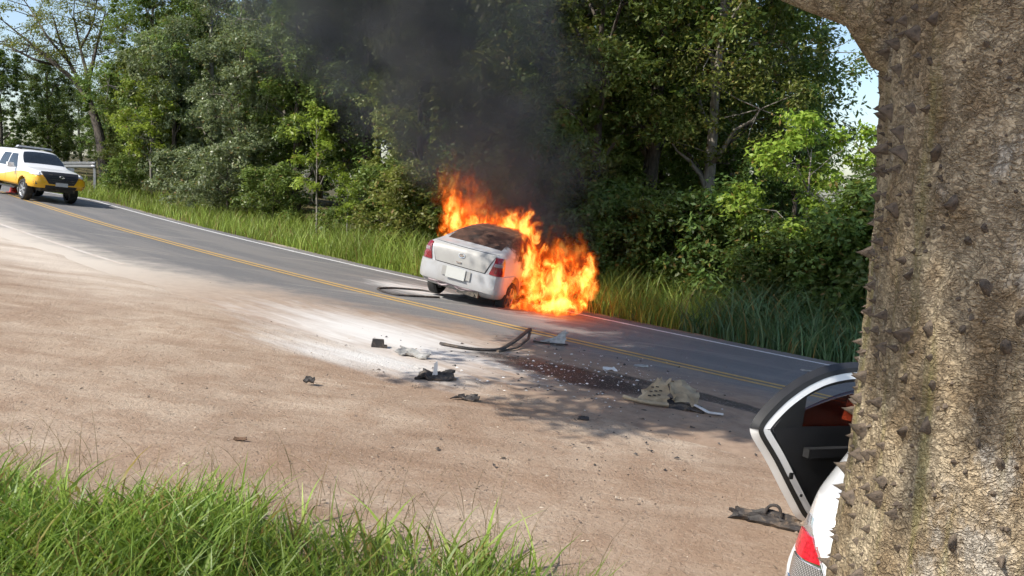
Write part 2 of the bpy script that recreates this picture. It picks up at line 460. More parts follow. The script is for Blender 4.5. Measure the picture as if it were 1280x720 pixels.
# foreground grass: dense at the lower left, thinning into the dirt
def fg_limit(x):       # far limit of the grass in y for a given x
    return 4.75 - .10*np.minimum(x, 0) - .75*sstep(-.55, .9, x) - .9*sstep(.3, 1.3, x) + .45*(fbm(x*1.3+7, x*0, 3, 2)-.5)*2
N = 26000
gx = rng.uniform(-4.2, 1.1, N); gy = rng.uniform(2.1, 5.3, N)
lim = fg_limit(gx); dens = sstep(.25, -.55, gy-lim)*(.25+.75*sstep(.36, .56, fbm(gx*1.7, gy*1.7, 3, 31)+.25*sstep(4.2, 3.4, gy)))
k = rng.rand(N) < dens; gx, gy = gx[k], gy[k]
hh = (.2+.34*rng.rand(len(gx))**1.2)*(.6+.6*sstep(.1, -.9, gy-fg_limit(gx)))
tag(blades('grass', gx, gy, hh, .010+.016*rng.rand(len(gx)), .75, rng, M['grass_near'], 4),
    'bright green grass filling the lower left corner of the scene', 'grass', kind='stuff')
N = 260
gx = rng.uniform(-3.6, .7, N); gy = fg_limit(gx)+rng.uniform(-.5, .75, N)
tag(blades('grass_stalks', gx, gy, .22+.42*rng.rand(N), .004+0*gx, .8, rng, M['grass_dry'], 5),
    'thin dry grass stalks standing above the green grass at the dirt edge', 'grass', kind='stuff')

N = 900
gx = rng.uniform(-4.0, .6, N); gy = rng.uniform(2.3, 4.9, N); k = gy < fg_limit(gx)+.1; gx, gy = gx[k], gy[k]
tag(blades('broad_grass', gx, gy, .16+.30*rng.rand(len(gx)), .022+.018*rng.rand(len(gx)), .9, rng, M['grass_broad'], 5),
    'broad pale blades mixed into the green foreground grass', 'grass', kind='stuff')
# roadside grass beyond the far lane
N = 52000
gs = rng.uniform(-46, 30, N); gt = LANE+.45+rng.rand(N)**1.1*5.6
x, y = road_pt(gs, gt)
den = np.where(gs < -11, .35+.5*sstep(.35, .6, fbm(gs*.5, gt*.5, 3, 8)), 1.0)*sstep(LANE+.4, LANE+.9, gt+.5*(fbm(gs*.8, gs*0, 3, 4)-.5))
# keep the grass off the burning car
cc = np.array([-.1, 19.1]); dd = np.hypot(x-cc[0], y-cc[1]); den = np.where(dd < 1.5, 0, den)
k = rng.rand(N) < den; gs, gt, x, y = gs[k], gt[k], x[k], y[k]
hh = (.5+.95*rng.rand(len(gs)))*(.6+.4*sstep(LANE+.5, LANE+2, gt))*np.where(gs < -12, .62, 1.0)*np.where(gs > 2, 1.3, 1.0)
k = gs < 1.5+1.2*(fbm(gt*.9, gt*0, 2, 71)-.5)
tag(blades('tall_grass', x[k], y[k], hh[k], .016+.016*rng.rand(k.sum()), .6, rng, M['grass_far'], 4),
    'bright tall grass along the far verge left of the burning sedan', 'grass', kind='stuff')
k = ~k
tag(blades('tall_grass', x[k], y[k], hh[k], .018+.02*rng.rand(k.sum()), .75, rng, M['grass_guinea'], 4),
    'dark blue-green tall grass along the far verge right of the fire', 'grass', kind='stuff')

# ------------------------------------------------------------------ trees
def leaves_mesh(name, C, Rc, per, size, rng, droop=.3, flat=.7, aspect=.46):
    C = np.asarray(C); n = len(C)*per
    c = np.repeat(C, per, 0); r = np.repeat(np.broadcast_to(Rc, (len(C),)), per)
    d = rng.normal(size=(n, 3)); d /= np.linalg.norm(d, axis=1)[:, None]
    p = c + d*(r*rng.rand(n)**.55)[:, None]*np.array([1, 1, flat])
    nrm = d*.5+np.array([0, 0, .75])+rng.normal(size=(n, 3))*.5; nrm /= np.linalg.norm(nrm, axis=1)[:, None]
    a = rng.normal(size=(n, 3)); a[:, 2] -= droop; a += d*.6
    a -= nrm*np.sum(a*nrm, 1)[:, None]; a /= np.linalg.norm(a, axis=1)[:, None]+1e-9
    b = np.cross(nrm, a); L = (size*(.6+.8*rng.rand(n)))[:, None]
    V = np.stack([p-a*L*.5, p+b*L*aspect*.5-nrm*L*.08, p+a*L*.5-nrm*L*.12, p-b*L*aspect*.5-nrm*L*.08], 1)
    F = np.arange(n*4).reshape(n, 4)
    return mesh_np(name, V.reshape(-1, 3), F, smooth=False)

def tree_variant(name, seed, H, R, base, lobes, per, size, trunk_r, bark, leaf, lean=(0, 0), clump=.5, flatlobe=.75, nclump=15, droop=.3, vines=0, spread=1.0):
    rng = RS(seed); mb = MB()
    n = 9; tt = np.linspace(0, 1, n)
    w = np.cumsum(rng.normal(0, .10, (n, 2)), 0)*H*.03
    P = np.stack([w[:, 0]+lean[0]*tt**1.3*H, w[:, 1]+lean[1]*tt**1.3*H, tt*H*.86-.25], 1); P[0, :2] = 0
    mb.tube(P, trunk_r*(1-.82*tt)*np.where(tt == 0, 1.35, 1), 9)
    C = []; Rr = []
    for i in range(lobes):
        f = (i+.5)/lobes
        zc = base+(H-base)*(f**.85)*.93
        k = math.sin(math.pi*min(1, .18+.80*f))**.7
        ang = i*2.399+rng.rand()*.8; rr = R*k*(.25+.65*rng.rand())*spread
        ti = np.clip(zc/H/.86-.12, 0, 1); q = np.array([np.interp(ti, tt, P[:, j]) for j in range(3)])
        c = np.array([np.interp(min(1, zc/H), tt, P[:, 0])+math.cos(ang)*rr, np.interp(min(1, zc/H), tt, P[:, 1])+math.sin(ang)*rr, zc])
        lr = R*(.30+.22*rng.rand())*(.75+.35*k)
        mid = (q+c)/2+np.array([0, 0, .12*H*rng.rand()*.5])
        mb.tube(np.stack([q, (q+mid)/2+rng.normal(0, .06, 3), mid, (mid+c)/2+rng.normal(0, .08, 3), c]), trunk_r*np.array([.38, .3, .22, .14, .05])*(1.1-.5*f), 6)
        for j in range(nclump):
            d = rng.normal(size=3); d[2] = d[2]*.8+.25; d /= np.linalg.norm(d)
            C.append(c+d*lr*(.55+.5*rng.rand())*np.array([1, 1, flatlobe])); Rr.append(clump*(.55+.8*rng.rand()))
            if j % 4 == 0: mb.tube(np.stack([c, (c+C[-1])/2+rng.normal(0, .05, 3), C[-1]]), [trunk_r*.09, trunk_r*.06, .006], 4, cap=False)
    for i in range(vines):
        k = rng.randint(len(C)); c = C[k]; L = 1.2+2.5*rng.rand()
        for f in np.arange(0, 1, .16): C.append(c-np.array([rng.normal(0, .06), rng.normal(0, .06), f*L])); Rr.append(.2)
    C = np.array(C); Rr = np.array(Rr); k = C[:, 2] > .15; C, Rr = C[k], Rr[k]
    return mb.mesh(name+'_trunk'), leaves_mesh(name+'_crown', C, Rr, per, size, rng, droop), bark, leaf

M['bark_d'] = m_bark('dark_bark', (.045, .036, .028), (.12, .10, .08))
M['bark_p'] = m_bark('pale_bark', (.16, .145, .12), (.30, .28, .24))
M['leaf_a'] = m_leaf('leaf_deep_green', (.058, .11, .026), (.13, .19, .048), .40)
M['leaf_b'] = m_leaf('leaf_mid_green', (.09, .155, .034), (.185, .25, .06), .42)
M['leaf_c'] = m_leaf('leaf_yellow_green', (.20, .30, .035), (.34, .42, .07), .52)
M['leaf_g'] = m_leaf('leaf_hazy_grey_green', (.14, .19, .095), (.26, .30, .165), .36, .34)  # grey-green leaves of the left-hand trees, brightened in place of haze
M['leaf_y'] = m_leaf('leaf_olive', (.12, .15, .034), (.25, .26, .07), .42, .42, .10)

VAR = {
 'broad': tree_variant('broad', 1, 12.5, 4.2, 3.0, 13, 95, .17, .26, M['bark_d'], M['leaf_a'], clump=.62, nclump=22),
 'broad2': tree_variant('broad2', 2, 13.5, 4.0, 2.0, 14, 95, .16, .24, M['bark_p'], M['leaf_b'], clump=.6, nclump=22, vines=25),
 'column': tree_variant('column', 3, 11.5, 3.0, .8, 14, 90, .15, .2, M['bark_d'], M['leaf_b'], clump=.5, nclump=22, vines=30),
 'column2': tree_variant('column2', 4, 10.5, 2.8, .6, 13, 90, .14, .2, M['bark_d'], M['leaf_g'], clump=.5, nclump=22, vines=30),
 'feather': tree_variant('feather', 5, 12.0, 4.0, 3.5, 12, 120, .12, .22, M['bark_p'], M['leaf_y'], clump=.6, nclump=18, droop=.6),
 'small': tree_variant('small', 6, 6.2, 2.1, 1.4, 9, 60, .17, .085, M['bark_p'], M['leaf_c'], clump=.42, nclump=13),
 'sapling': tree_variant('sapling', 7, 5.2, 1.1, 1.6, 8, 34, .16, .055, M['bark_p'], M['leaf_c'], clump=.3, nclump=8),
 'shrub': tree_variant('shrub', 8, 2.9, 1.7, .25, 9, 70, .13, .05, M['bark_d'], M['leaf_b'], clump=.36, nclump=16),
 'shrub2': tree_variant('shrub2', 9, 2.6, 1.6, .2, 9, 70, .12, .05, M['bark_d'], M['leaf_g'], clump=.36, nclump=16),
 'umbrella': tree_variant('umbrella', 10, 12.0, 5.2, 8.0, 13, 90, .12, .24, M['bark_d'], M['leaf_y'], clump=.75, nclump=12, flatlobe=.35, lean=(-.18, 0), spread=1.35),
}
def tree(var, px, t, h, label, name='tree', leaf=None, rz=None, cat='tree', group=None, wide=1.0, depth=None):
    """stand a tree where the sight line through column px crosses the strip t metres beyond the centre line"""
    ss = np.linspace(-60, 45, 1500); x, y = road_pt(ss, t+0*ss)
    z = ground_z(x, y)
    d = np.stack([x, y, z-EYE[2]], 1) @ CAMM; ok = d[:, 2] > .5
    u = np.where(ok, 640+FPX*d[:, 0]/np.maximum(d[:, 2], .1), 1e9)
    i = int(np.argmin(np.abs(u-px)))
    if depth:
        w = at(px, 360, depth); x[i], y[i] = w[0], w[1]; z[i] = ground_z(w[0], w[1])
    tm, cm, bark, lf = VAR[var]
    e = empty(name, (float(x[i]), float(y[i]), float(z[i])-.05))
    hv = {'broad': 12.5, 'broad2': 13.5, 'column': 11.5, 'column2': 10.5, 'feather': 12, 'small': 6.2, 'sapling': 5.2, 'shrub': 2.9, 'shrub2': 2.6, 'umbrella': 12.0}[var]
    k = h/hv; e.scale = (k*wide, k*wide, k); e.rotation_euler = (0, 0, rnd.random()*6.28 if rz is None else rz)
    o1 = link('trunk', tm, bark, e)
    o2 = bpy.data.objects.new('crown', cm); COL.objects.link(o2); o2.parent = e
    if len(cm.materials) == 0: cm.materials.append(lf)
    if leaf: o2.material_slots[0].link = 'OBJECT'; o2.material_slots[0].material = M[leaf]
    tag(e, label, cat, group)
    return e

T = LANE
front = [
 # var, px, t, h, label, leaf
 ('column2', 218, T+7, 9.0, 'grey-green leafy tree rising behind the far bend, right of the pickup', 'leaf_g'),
 ('column', 162, T+9, 7.8, 'mid green tree beside the road just right of the parked pickup', None),
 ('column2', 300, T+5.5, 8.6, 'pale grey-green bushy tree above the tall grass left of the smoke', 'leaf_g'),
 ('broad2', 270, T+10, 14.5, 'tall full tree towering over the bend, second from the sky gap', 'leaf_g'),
 ('column', 372, T+7.5, 10.5, 'dense green tree at the left border of the smoke plume', 'leaf_b'),
 ('broad', 455, T+10, 14.5, 'tall dark tree hidden by the densest smoke', 'leaf_a'),
 ('column', 520, T+7, 9.5, 'leafy tree in the smoke up and left of the burning car', 'leaf_y'),
 ('broad2', 590, T+10, 14, 'tall tree directly behind the flames and smoke', 'leaf_a'),
 ('column', 665, T+6.5, 11, 'olive green tree at the right border of the smoke', 'leaf_y'),
 ('column2', 735, T+6.0, 10.5, 'vine-covered tree with pale sunlit leaves right of the smoke', 'leaf_b'),
 ('broad', 800, T+8.5, 14.5, 'very tall dark crowned tree right of the vine-covered tree', 'leaf_a'),
 ('broad', 870, T+10, 12.5, 'dark tree with small sky glimpses low in its crown', 'leaf_a'),
 ('feather', 884, T+8.5, 12.0, 'olive and reddish leaved tall tree left of the sky gap by the thorny trunk', 'leaf_y'),
 ('column', 985, T+9, 6.0, 'dark green tree behind the bright yellow-green tree', 'leaf_a'),
 ('column2', 1090, T+7, 4.3, 'dark bushy tree partly hidden behind the thorny trunk', 'leaf_a'),
 ('small', 1000, T+5.0, 5.0, 'bright sunlit yellow-green young tree near the thorny trunk', 'leaf_c'),
 ('sapling', 396, T+4.6, 5.0, 'slender sapling with pale trunk and yellow-green leaves before the smoke', 'leaf_c'),
 ('sapling', 433, T+3.9, 2.6, 'short sapling with broad bright leaves above the verge grass', 'leaf_c'),
 ('column2', 66, -52, 7.0, 'dark tree beyond the bend behind the pickup roof', 'leaf_a'),
 ('column', 8, -46, 7.2, 'dark tree at the left border behind the pickup canopy', 'leaf_a'),
 ('small', 190, T+6.0, 6.0, 'yellow-green small tree beside the bend above the short grass', 'leaf_c'),
 ('broad2', 200, -46, 11.5, 'hazy tall tree between the umbrella-crowned tree and the bend', 'leaf_b'),
]
for v, px, t, h, lab, lf in front:
    tree(v, px, t if t > 0 else T+14, h, lab, 'forest_tree' if v not in ('sapling',) else 'sapling', lf, group='trees along the forest edge', rz=0.0 if v == 'umbrella' else None, depth=-t if t < 0 else None)
def umbrella_tree():
    D = 47.0; A = lambda x, y, dd=0: at(x, y, D+dd)
    b = A(133, 236); b[2] = float(ground_z(b[0], b[1]))-.2; e = empty('umbrella_tree', tuple(b)); r = RS(3); mb = MB()
    P = lambda *q: np.array([np.zeros(3) if v is None else A(*v)-b for v in q])
    mb.tube(smooth_path(P(None, (130, 200), (124, 165), (112, 128)), 12), np.linspace(.34, .2, 12), 9)
    tips = []
    for path, r0 in ((((112, 128), (95, 100), (70, 82), (40, 55), (8, 30)), .17), (((103, 110), (88, 80), (76, 55), (66, 20)), .13), (((112, 128), (110, 95), (100, 60), (92, 18)), .14),
                     (((110, 105), (118, 70), (125, 40), (132, 14)), .11), (((70, 82), (45, 76), (20, 62), (-10, 50)), .09), (((100, 60), (112, 40), (118, 20), (122, -5)), .07), (((88, 80), (60, 48), (45, 22), (30, 0)), .08)):
        q = smooth_path(P(*[(x_, y_, r.uniform(-1.2, 1.2)) for x_, y_ in path]), 12); mb.tube(q, np.linspace(r0, .03, 12), 7)
        for k in range(26):
            f = q[min(11, int(4+8*r.rand()))]; t_ = f+r.normal(size=3)*np.array([1.1, 1.2, .42])+np.array([0, 0, .35]); tips.append(t_)
            if k % 2 == 0: mb.tube(np.stack([f, (f+t_)/2+np.array([0, 0, .1]), t_]), [.03, .02, .008], 4, cap=False)
    for k in range(60): tips.append(A(150+r.normal()*26, 62+r.normal()*20, r.normal()*1.5)-b)
    mb.build('trunk', M['bark_d'], e)
    link('crown', leaves_mesh('umbrella_crown', np.array(tips), .62, 70, .13, r, .5, .5), M['leaf_y'], e)
    tag(e, 'spreading umbrella-crowned tree with bare leaning limbs against the sky', 'tree', 'trees along the forest edge')
umbrella_tree()
# deeper rows that only show as dark green between the front trees
i = 0
for row, (t, h) in enumerate(((T+15, 13), (T+20, 14), (T+27, 12))):
    for px in range(-120+row*35, 1180, (92, 92, 64)[row]):
        if 930 < px < 1180: hh = 3.8 if px > 965 else 7.5
        elif px < 60: hh = 4.6
        elif px < 205: hh = 6.6
        else: hh = h
        tree('column' if row == 2 else ('broad', 'column', 'broad2')[i % 3], px+rnd.uniform(-20, 20), t+rnd.uniform(-2, 2), hh*rnd.uniform(.9, 1.1), 'dark tree deep in the forest behind the edge trees', 'forest_tree', ('leaf_a', 'leaf_b', 'leaf_a')[i % 3], group='trees deep in the forest', wide=1.15)
        i += 1
shr = [(150, T+4.5, 1.9, 'low shrub nearest the pickup at the far bend'), (235, T+4.4, 2.8, 'grey-green shrub above the short grass left of the tall verge grass'),
       (285, T+4.3, 3.1, 'grey-leaved shrub at the foot of the pale bushy tree'), (340, T+4.7, 2.4, 'dark shrub at the forest edge left of the sapling'),
       (470, T+5.0, 2.7, 'shrub behind the verge grass right of the short sapling'), (515, T+4.6, 2.9, 'dry-looking shrub just left of the burning car'),
       (600, T+6.5, 3.2, 'scorched shrub in the flames beyond the burning car'), (690, T+5.2, 3.2, 'dark shrub behind the flames beside the car'),
       (765, T+4.2, 2.6, 'shadowed shrub just right of the flames'), (815, T+4.6, 2.8, 'second shadowed shrub to the right of the flames'),
       (870, T+4.6, 3.0, 'shadowed shrub midway between the fire and the bright young tree'), (930, T+4.3, 2.5, 'shrub left of the bright young tree'),
       (985, T+3.9, 2.2, 'shrub at the foot of the bright young tree'), (1050, T+4.2, 3.0, 'shrub between the bright young tree and the thorny trunk'),
       (1105, T+4.6, 3.3, 'shrub mostly hidden behind the thorny trunk')]
for j, (px, t, h, lab) in enumerate(shr):
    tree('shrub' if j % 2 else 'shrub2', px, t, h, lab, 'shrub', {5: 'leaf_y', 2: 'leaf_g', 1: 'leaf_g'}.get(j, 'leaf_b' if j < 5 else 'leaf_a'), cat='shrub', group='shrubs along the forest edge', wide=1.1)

# ------------------------------------------------------------------ vehicles: shared building blocks
M['white_paint'] = m_plain('white_car_paint', (.50, .51, .525), .28, coat=.6, var=.03, scale=3, dirt=.10, dirtcol=(.45, .40, .34))
M['near_paint'] = m_plain('near_white_paint', (.80, .80, .79), .22, coat=.8, var=.02, scale=3)
M['rubber'] = m_plain('tyre_rubber', (.022, .022, .022), .8, bump=.2, scale=20, dirt=.25, dirtcol=(.12, .10, .08))
M['black_plastic'] = m_plain('black_plastic', (.022, .022, .024), .5, scale=12)
M['seal'] = m_plain('black_rubber_seal', (.012, .012, .012), .6)
M['alloy'] = m_plain('alloy_rim', (.52, .52, .53), .35, metal=.8, dirt=.3, dirtcol=(.2, .16, .13))
M['chrome'] = m_plain('chrome_trim', (.75, .76, .78), .12, metal=1.0, var=.03)
M['dark_metal'] = m_plain('underbody_metal', (.05, .048, .045), .65, metal=.3, bump=.3, dirt=.4)
M['glass_dark'] = m_plain('tinted_glass', (.018, .022, .026), .06, spec=.8, var=.05)
M['red_lens'] = m_plain('red_lamp_lens', (.20, .012, .02), .12, coat=1.0, var=.25, scale=30)
M['red_lens_bright'] = m_plain('bright_red_lamp_lens', (.55, .018, .035), .1, coat=1.0, var=.3, scale=60)
M['clear_lens'] = m_plain('clear_lamp_lens', (.62, .62, .62), .12, coat=1.0, var=.25, scale=50)
M['charred'] = m_plain('charred_metal', (.075, .035, .022), .75, var=.5, scale=6, bump=.5, dirt=.4, dirtcol=(.02, .016, .014))
M['plate'] = m_plain('blank_plate', (.50, .51, .49), .5, var=.02)
M['plate_grey'] = m_plain('pale_plate', (.50, .50, .50), .5, var=.15, scale=40)
M['sign_white'] = m_plain('white_plastic', (.75, .75, .74), .4)

def eval_mesh(me, name, subsurf=0, cutters=()):
    o = bpy.data.objects.new('tmp', me); COL.objects.link(o); tmp = [o]
    if subsurf:
        md = o.modifiers.new('s', 'SUBSURF'); md.levels = subsurf; md.render_levels = subsurf
    for c in cutters:
        co = bpy.data.objects.new('cut', c); COL.objects.link(co); tmp.append(co)
        b = o.modifiers.new('b', 'BOOLEAN'); b.operation = 'DIFFERENCE'; b.object = co; b.solver = 'EXACT'
    bpy.context.view_layer.update()
    dg = bpy.context.evaluated_depsgraph_get()
    out = bpy.data.meshes.new_from_object(o.evaluated_get(dg)); out.name = name
    for t in tmp: bpy.data.objects.remove(t, do_unlink=True)
    return out
def bvh_of(me):
    return BVHTree.FromPolygons([v.co.copy() for v in me.vertices], [tuple(p.vertices) for p in me.polygons])

def body_loft(xk, ztop, zbelt, wm, wr, zb, n=34, cutters=(), name='body', tumble=.5):
    x = np.unique(np.concatenate([np.linspace(xk[0], xk[-1], n), [xk[1], xk[-2]]]))
    I = lambda a: np.interp(x, xk, a)
    zt, zl, w, r, b = I(ztop), I(zbelt), I(wm), I(wr), I(zb)
    mb = MB(); G_ = []
    for i in range(len(x)):
        zm = b[i]+.45*(zl[i]-b[i]); cab = max(0, zt[i]-zl[i])
        half = [(0, b[i]), (w[i]*.80, b[i]), (w[i]*.955, b[i]+.05), (w[i]*.995, b[i]+.16*(zl[i]-b[i])+.03), (w[i], zm), (w[i]*.985, b[i]+.75*(zl[i]-b[i])), (w[i]*.95, zl[i]),
                (w[i]*.95*(1-tumble*.6)+r[i]*tumble*.6, zl[i]+cab*.42), (r[i], zl[i]+cab*.86), (r[i]*.90, zl[i]+cab*.975), (r[i]*.5, zt[i]+.012), (0, zt[i]+.018)]
        ring = [(y, z) for y, z in half] + [(-y, z) for y, z in half[-2:0:-1]]
        G_.append([(x[i], y, z) for y, z in ring])
    G_ = np.array(G_); k = G_.shape[1]
    mb.grid(G_, closed=True)
    mb.F += [tuple(range(k)), tuple((len(x)-1)*k+j for j in range(k-1, -1, -1))]
    return eval_mesh(mb.mesh(name), name, 2, cutters)

def cyl_cut(x, z, r, y0, y1, n=40):
    mb = MB(); mb.lathe([(r, y0), (r, y1)], n, 'y', cap=True)
    mb.V = [(a+x, b, c+z) for a, b, c in mb.V]
    me = mb.mesh('cut', smooth=False)
    import bmesh
    bm = bmesh.new(); bm.from_mesh(me); bmesh.ops.recalc_face_normals(bm, faces=bm.faces); bm.to_mesh(me); bm.free()
    return me

def shell(name, bvh, rays, off, mat, parent, skirt=.02, maxd=9):
    """rays: grid [i][j] of (origin, direction); a raised panel that follows the body"""
    a, b = len(rays), len(rays[0]); Pn = np.zeros((a, b, 3)); Nn = np.zeros((a, b, 3)); last = None
    for i in range(a):
        for j in range(b):
            o, d = rays[i][j]
            h, nn, _, _ = bvh.ray_cast(Vector(o), Vector(d).normalized(), maxd)
            if h is None:
                if last is None: h, nn = Vector(o), -Vector(d).normalized()
                else: h, nn = last
            if nn.dot(Vector(d)) > 0: nn = -nn
            last = (h, nn); Pn[i, j] = h; Nn[i, j] = nn
    top = Pn+Nn*off; bot = Pn-Nn*skirt
    mb = MB(); mb.grid(top)
    n0 = a*b
    edge = [(i, 0) for i in range(a)]+[(a-1, j) for j in range(1, b)]+[(i, b-1) for i in range(a-2, -1, -1)]+[(0, j) for j in range(b-2, 0, -1)]
    base = len(mb.V); mb.V += [tuple(bot[i, j]) for i, j in edge]
    for k in range(len(edge)):
        i, j = edge[k]; i2, j2 = edge[(k+1) % len(edge)]
        mb.F.append((i*b+j, i2*b+j2, base+(k+1) % len(edge), base+k))
    return mb.build(name, mat, parent, angle=35)

def rays_quad(c, dirn, n=8, m=8, from_=None, round_=0.0):
    """bilinear patch of four 3D corners, rays along dirn; corners order: 00,10,11,01; round_ pulls corners in"""
    c = [np.array(p, float) for p in c]; R = []
    for i in range(n+1):
        row = []
        for j in range(m+1):
            u, v = i/n, j/m
            if round_:
                uu, vv = 2*u-1, 2*v-1
                k = 1-round_*(uu*uu*vv*vv); u, v = (uu*k+1)/2, (vv*k+1)/2
            p = (c[0]*(1-u)+c[1]*u)*(1-v)+(c[3]*(1-u)+c[2]*u)*v
            row.append((tuple(p), tuple(dirn)))
        R.append(row)
    return R
def rays_fan(cx, cyv, a0, a1, z0, z1, n=30, m=5, dist=4):
    """rays inward to a vertical axis, for wrap-round bumpers; z0,z1 may be functions of angle"""
    R = []
    for i in range(n+1):
        a = math.radians(a0+(a1-a0)*i/n); row = []
        lo = z0(i/n) if callable(z0) else z0; hi = z1(i/n) if callable(z1) else z1
        for j in range(m+1):
            z = lo+(hi-lo)*j/m
            row.append(((cx+dist*math.cos(a), cyv+dist*math.sin(a), z), (-math.cos(a), -math.sin(a), 0)))
        R.append(row)
    return R

def wheel(parent, x, y, r, w, side, spokes=5, name='wheel', tyre='rubber', rim='alloy', rimr=.66):
    e = empty(name, (x, y, r)); e.parent = parent
    mb = MB(); h = w/2
    mb.lathe([(r*rimr, -h*.8), (r*rimr*1.08, -h), (r*.9, -h*1.05), (r*.975, -h*.85), (r, -h*.5), (r, h*.5), (r*.975, h*.85), (r*.9, h*1.05), (r*rimr*1.08, h), (r*rimr, h*.8)], 36, 'y')
    mb.build('tyre', M[tyre], e)
    mb = MB(); s = side
    mb.lathe([(r*rimr*1.0, s*h*.88), (r*rimr*.94, s*h*.8), (r*rimr*.90, s*h*.3), (r*rimr*.9, -s*h*.8)], 36, 'y')
    for k in range(spokes):
        a = 2*math.pi*k/spokes+.3
        R = np.array([[math.cos(a), 0, -math.sin(a)], [0, 1, 0], [math.sin(a), 0, math.cos(a)]])
        c = R @ np.array([r*rimr*.5, 0, 0]) + np.array([0, s*h*.72, 0])
        mb.box(c, (r*rimr*.46, .014, r*.085), R)
    mb.lathe([(.0001, s*h*.86), (r*.15, s*h*.84), (r*.18, s*h*.6)], 20, 'y')
    mb.build('rim', M[rim], e, angle=30)
    mb = MB(); mb.lathe([(r*rimr*.88, s*h*.15), (.001, s*h*.15)], 28, 'y'); mb.build('brake_disc', M['dark_metal'], e)
    return e

def place(fwd_xy, origin, up):
    up = np.array(up, float); up /= np.linalg.norm(up)
    f = np.array([fwd_xy[0], fwd_xy[1], 0.0]); f -= up*np.dot(f, up); f /= np.linalg.norm(f); l = np.cross(up, f)
    m = Matrix.Identity(4)
    for i in range(3): m[i][0], m[i][1], m[i][2], m[i][3] = f[i], l[i], up[i], origin[i]
    return m
PN = np.array([-GX, -GY, 1.0])

SED = dict(xk=[-2.10, -2.06, -1.92, -1.58, -1.38, -1.05, -.65, -.15, .3, .6, 1.0, 1.22, 1.6, 1.95, 2.08, 2.12],
           ztop=[.82, .97, 1.02, 1.05, 1.08, 1.27, 1.41, 1.44, 1.43, 1.37, 1.11, 1.01, .96, .84, .73, .60],
           zbelt=[.76, .90, .95, .965, .97, .965, .955, .945, .935, .93, .94, .93, .88, .77, .67, .55],
           wm=[.70, .765, .815, .85, .855, .86, .86, .86, .86, .86, .86, .855, .845, .79, .71, .62],
           wr=[.60, .67, .71, .73, .71, .63, .585, .565, .565, .58, .66, .73, .72, .66, .58, .50],
           zb=[.40, .31, .26, .22, .21, .2, .2, .2, .2, .2, .2, .2, .22, .25, .30, .38])

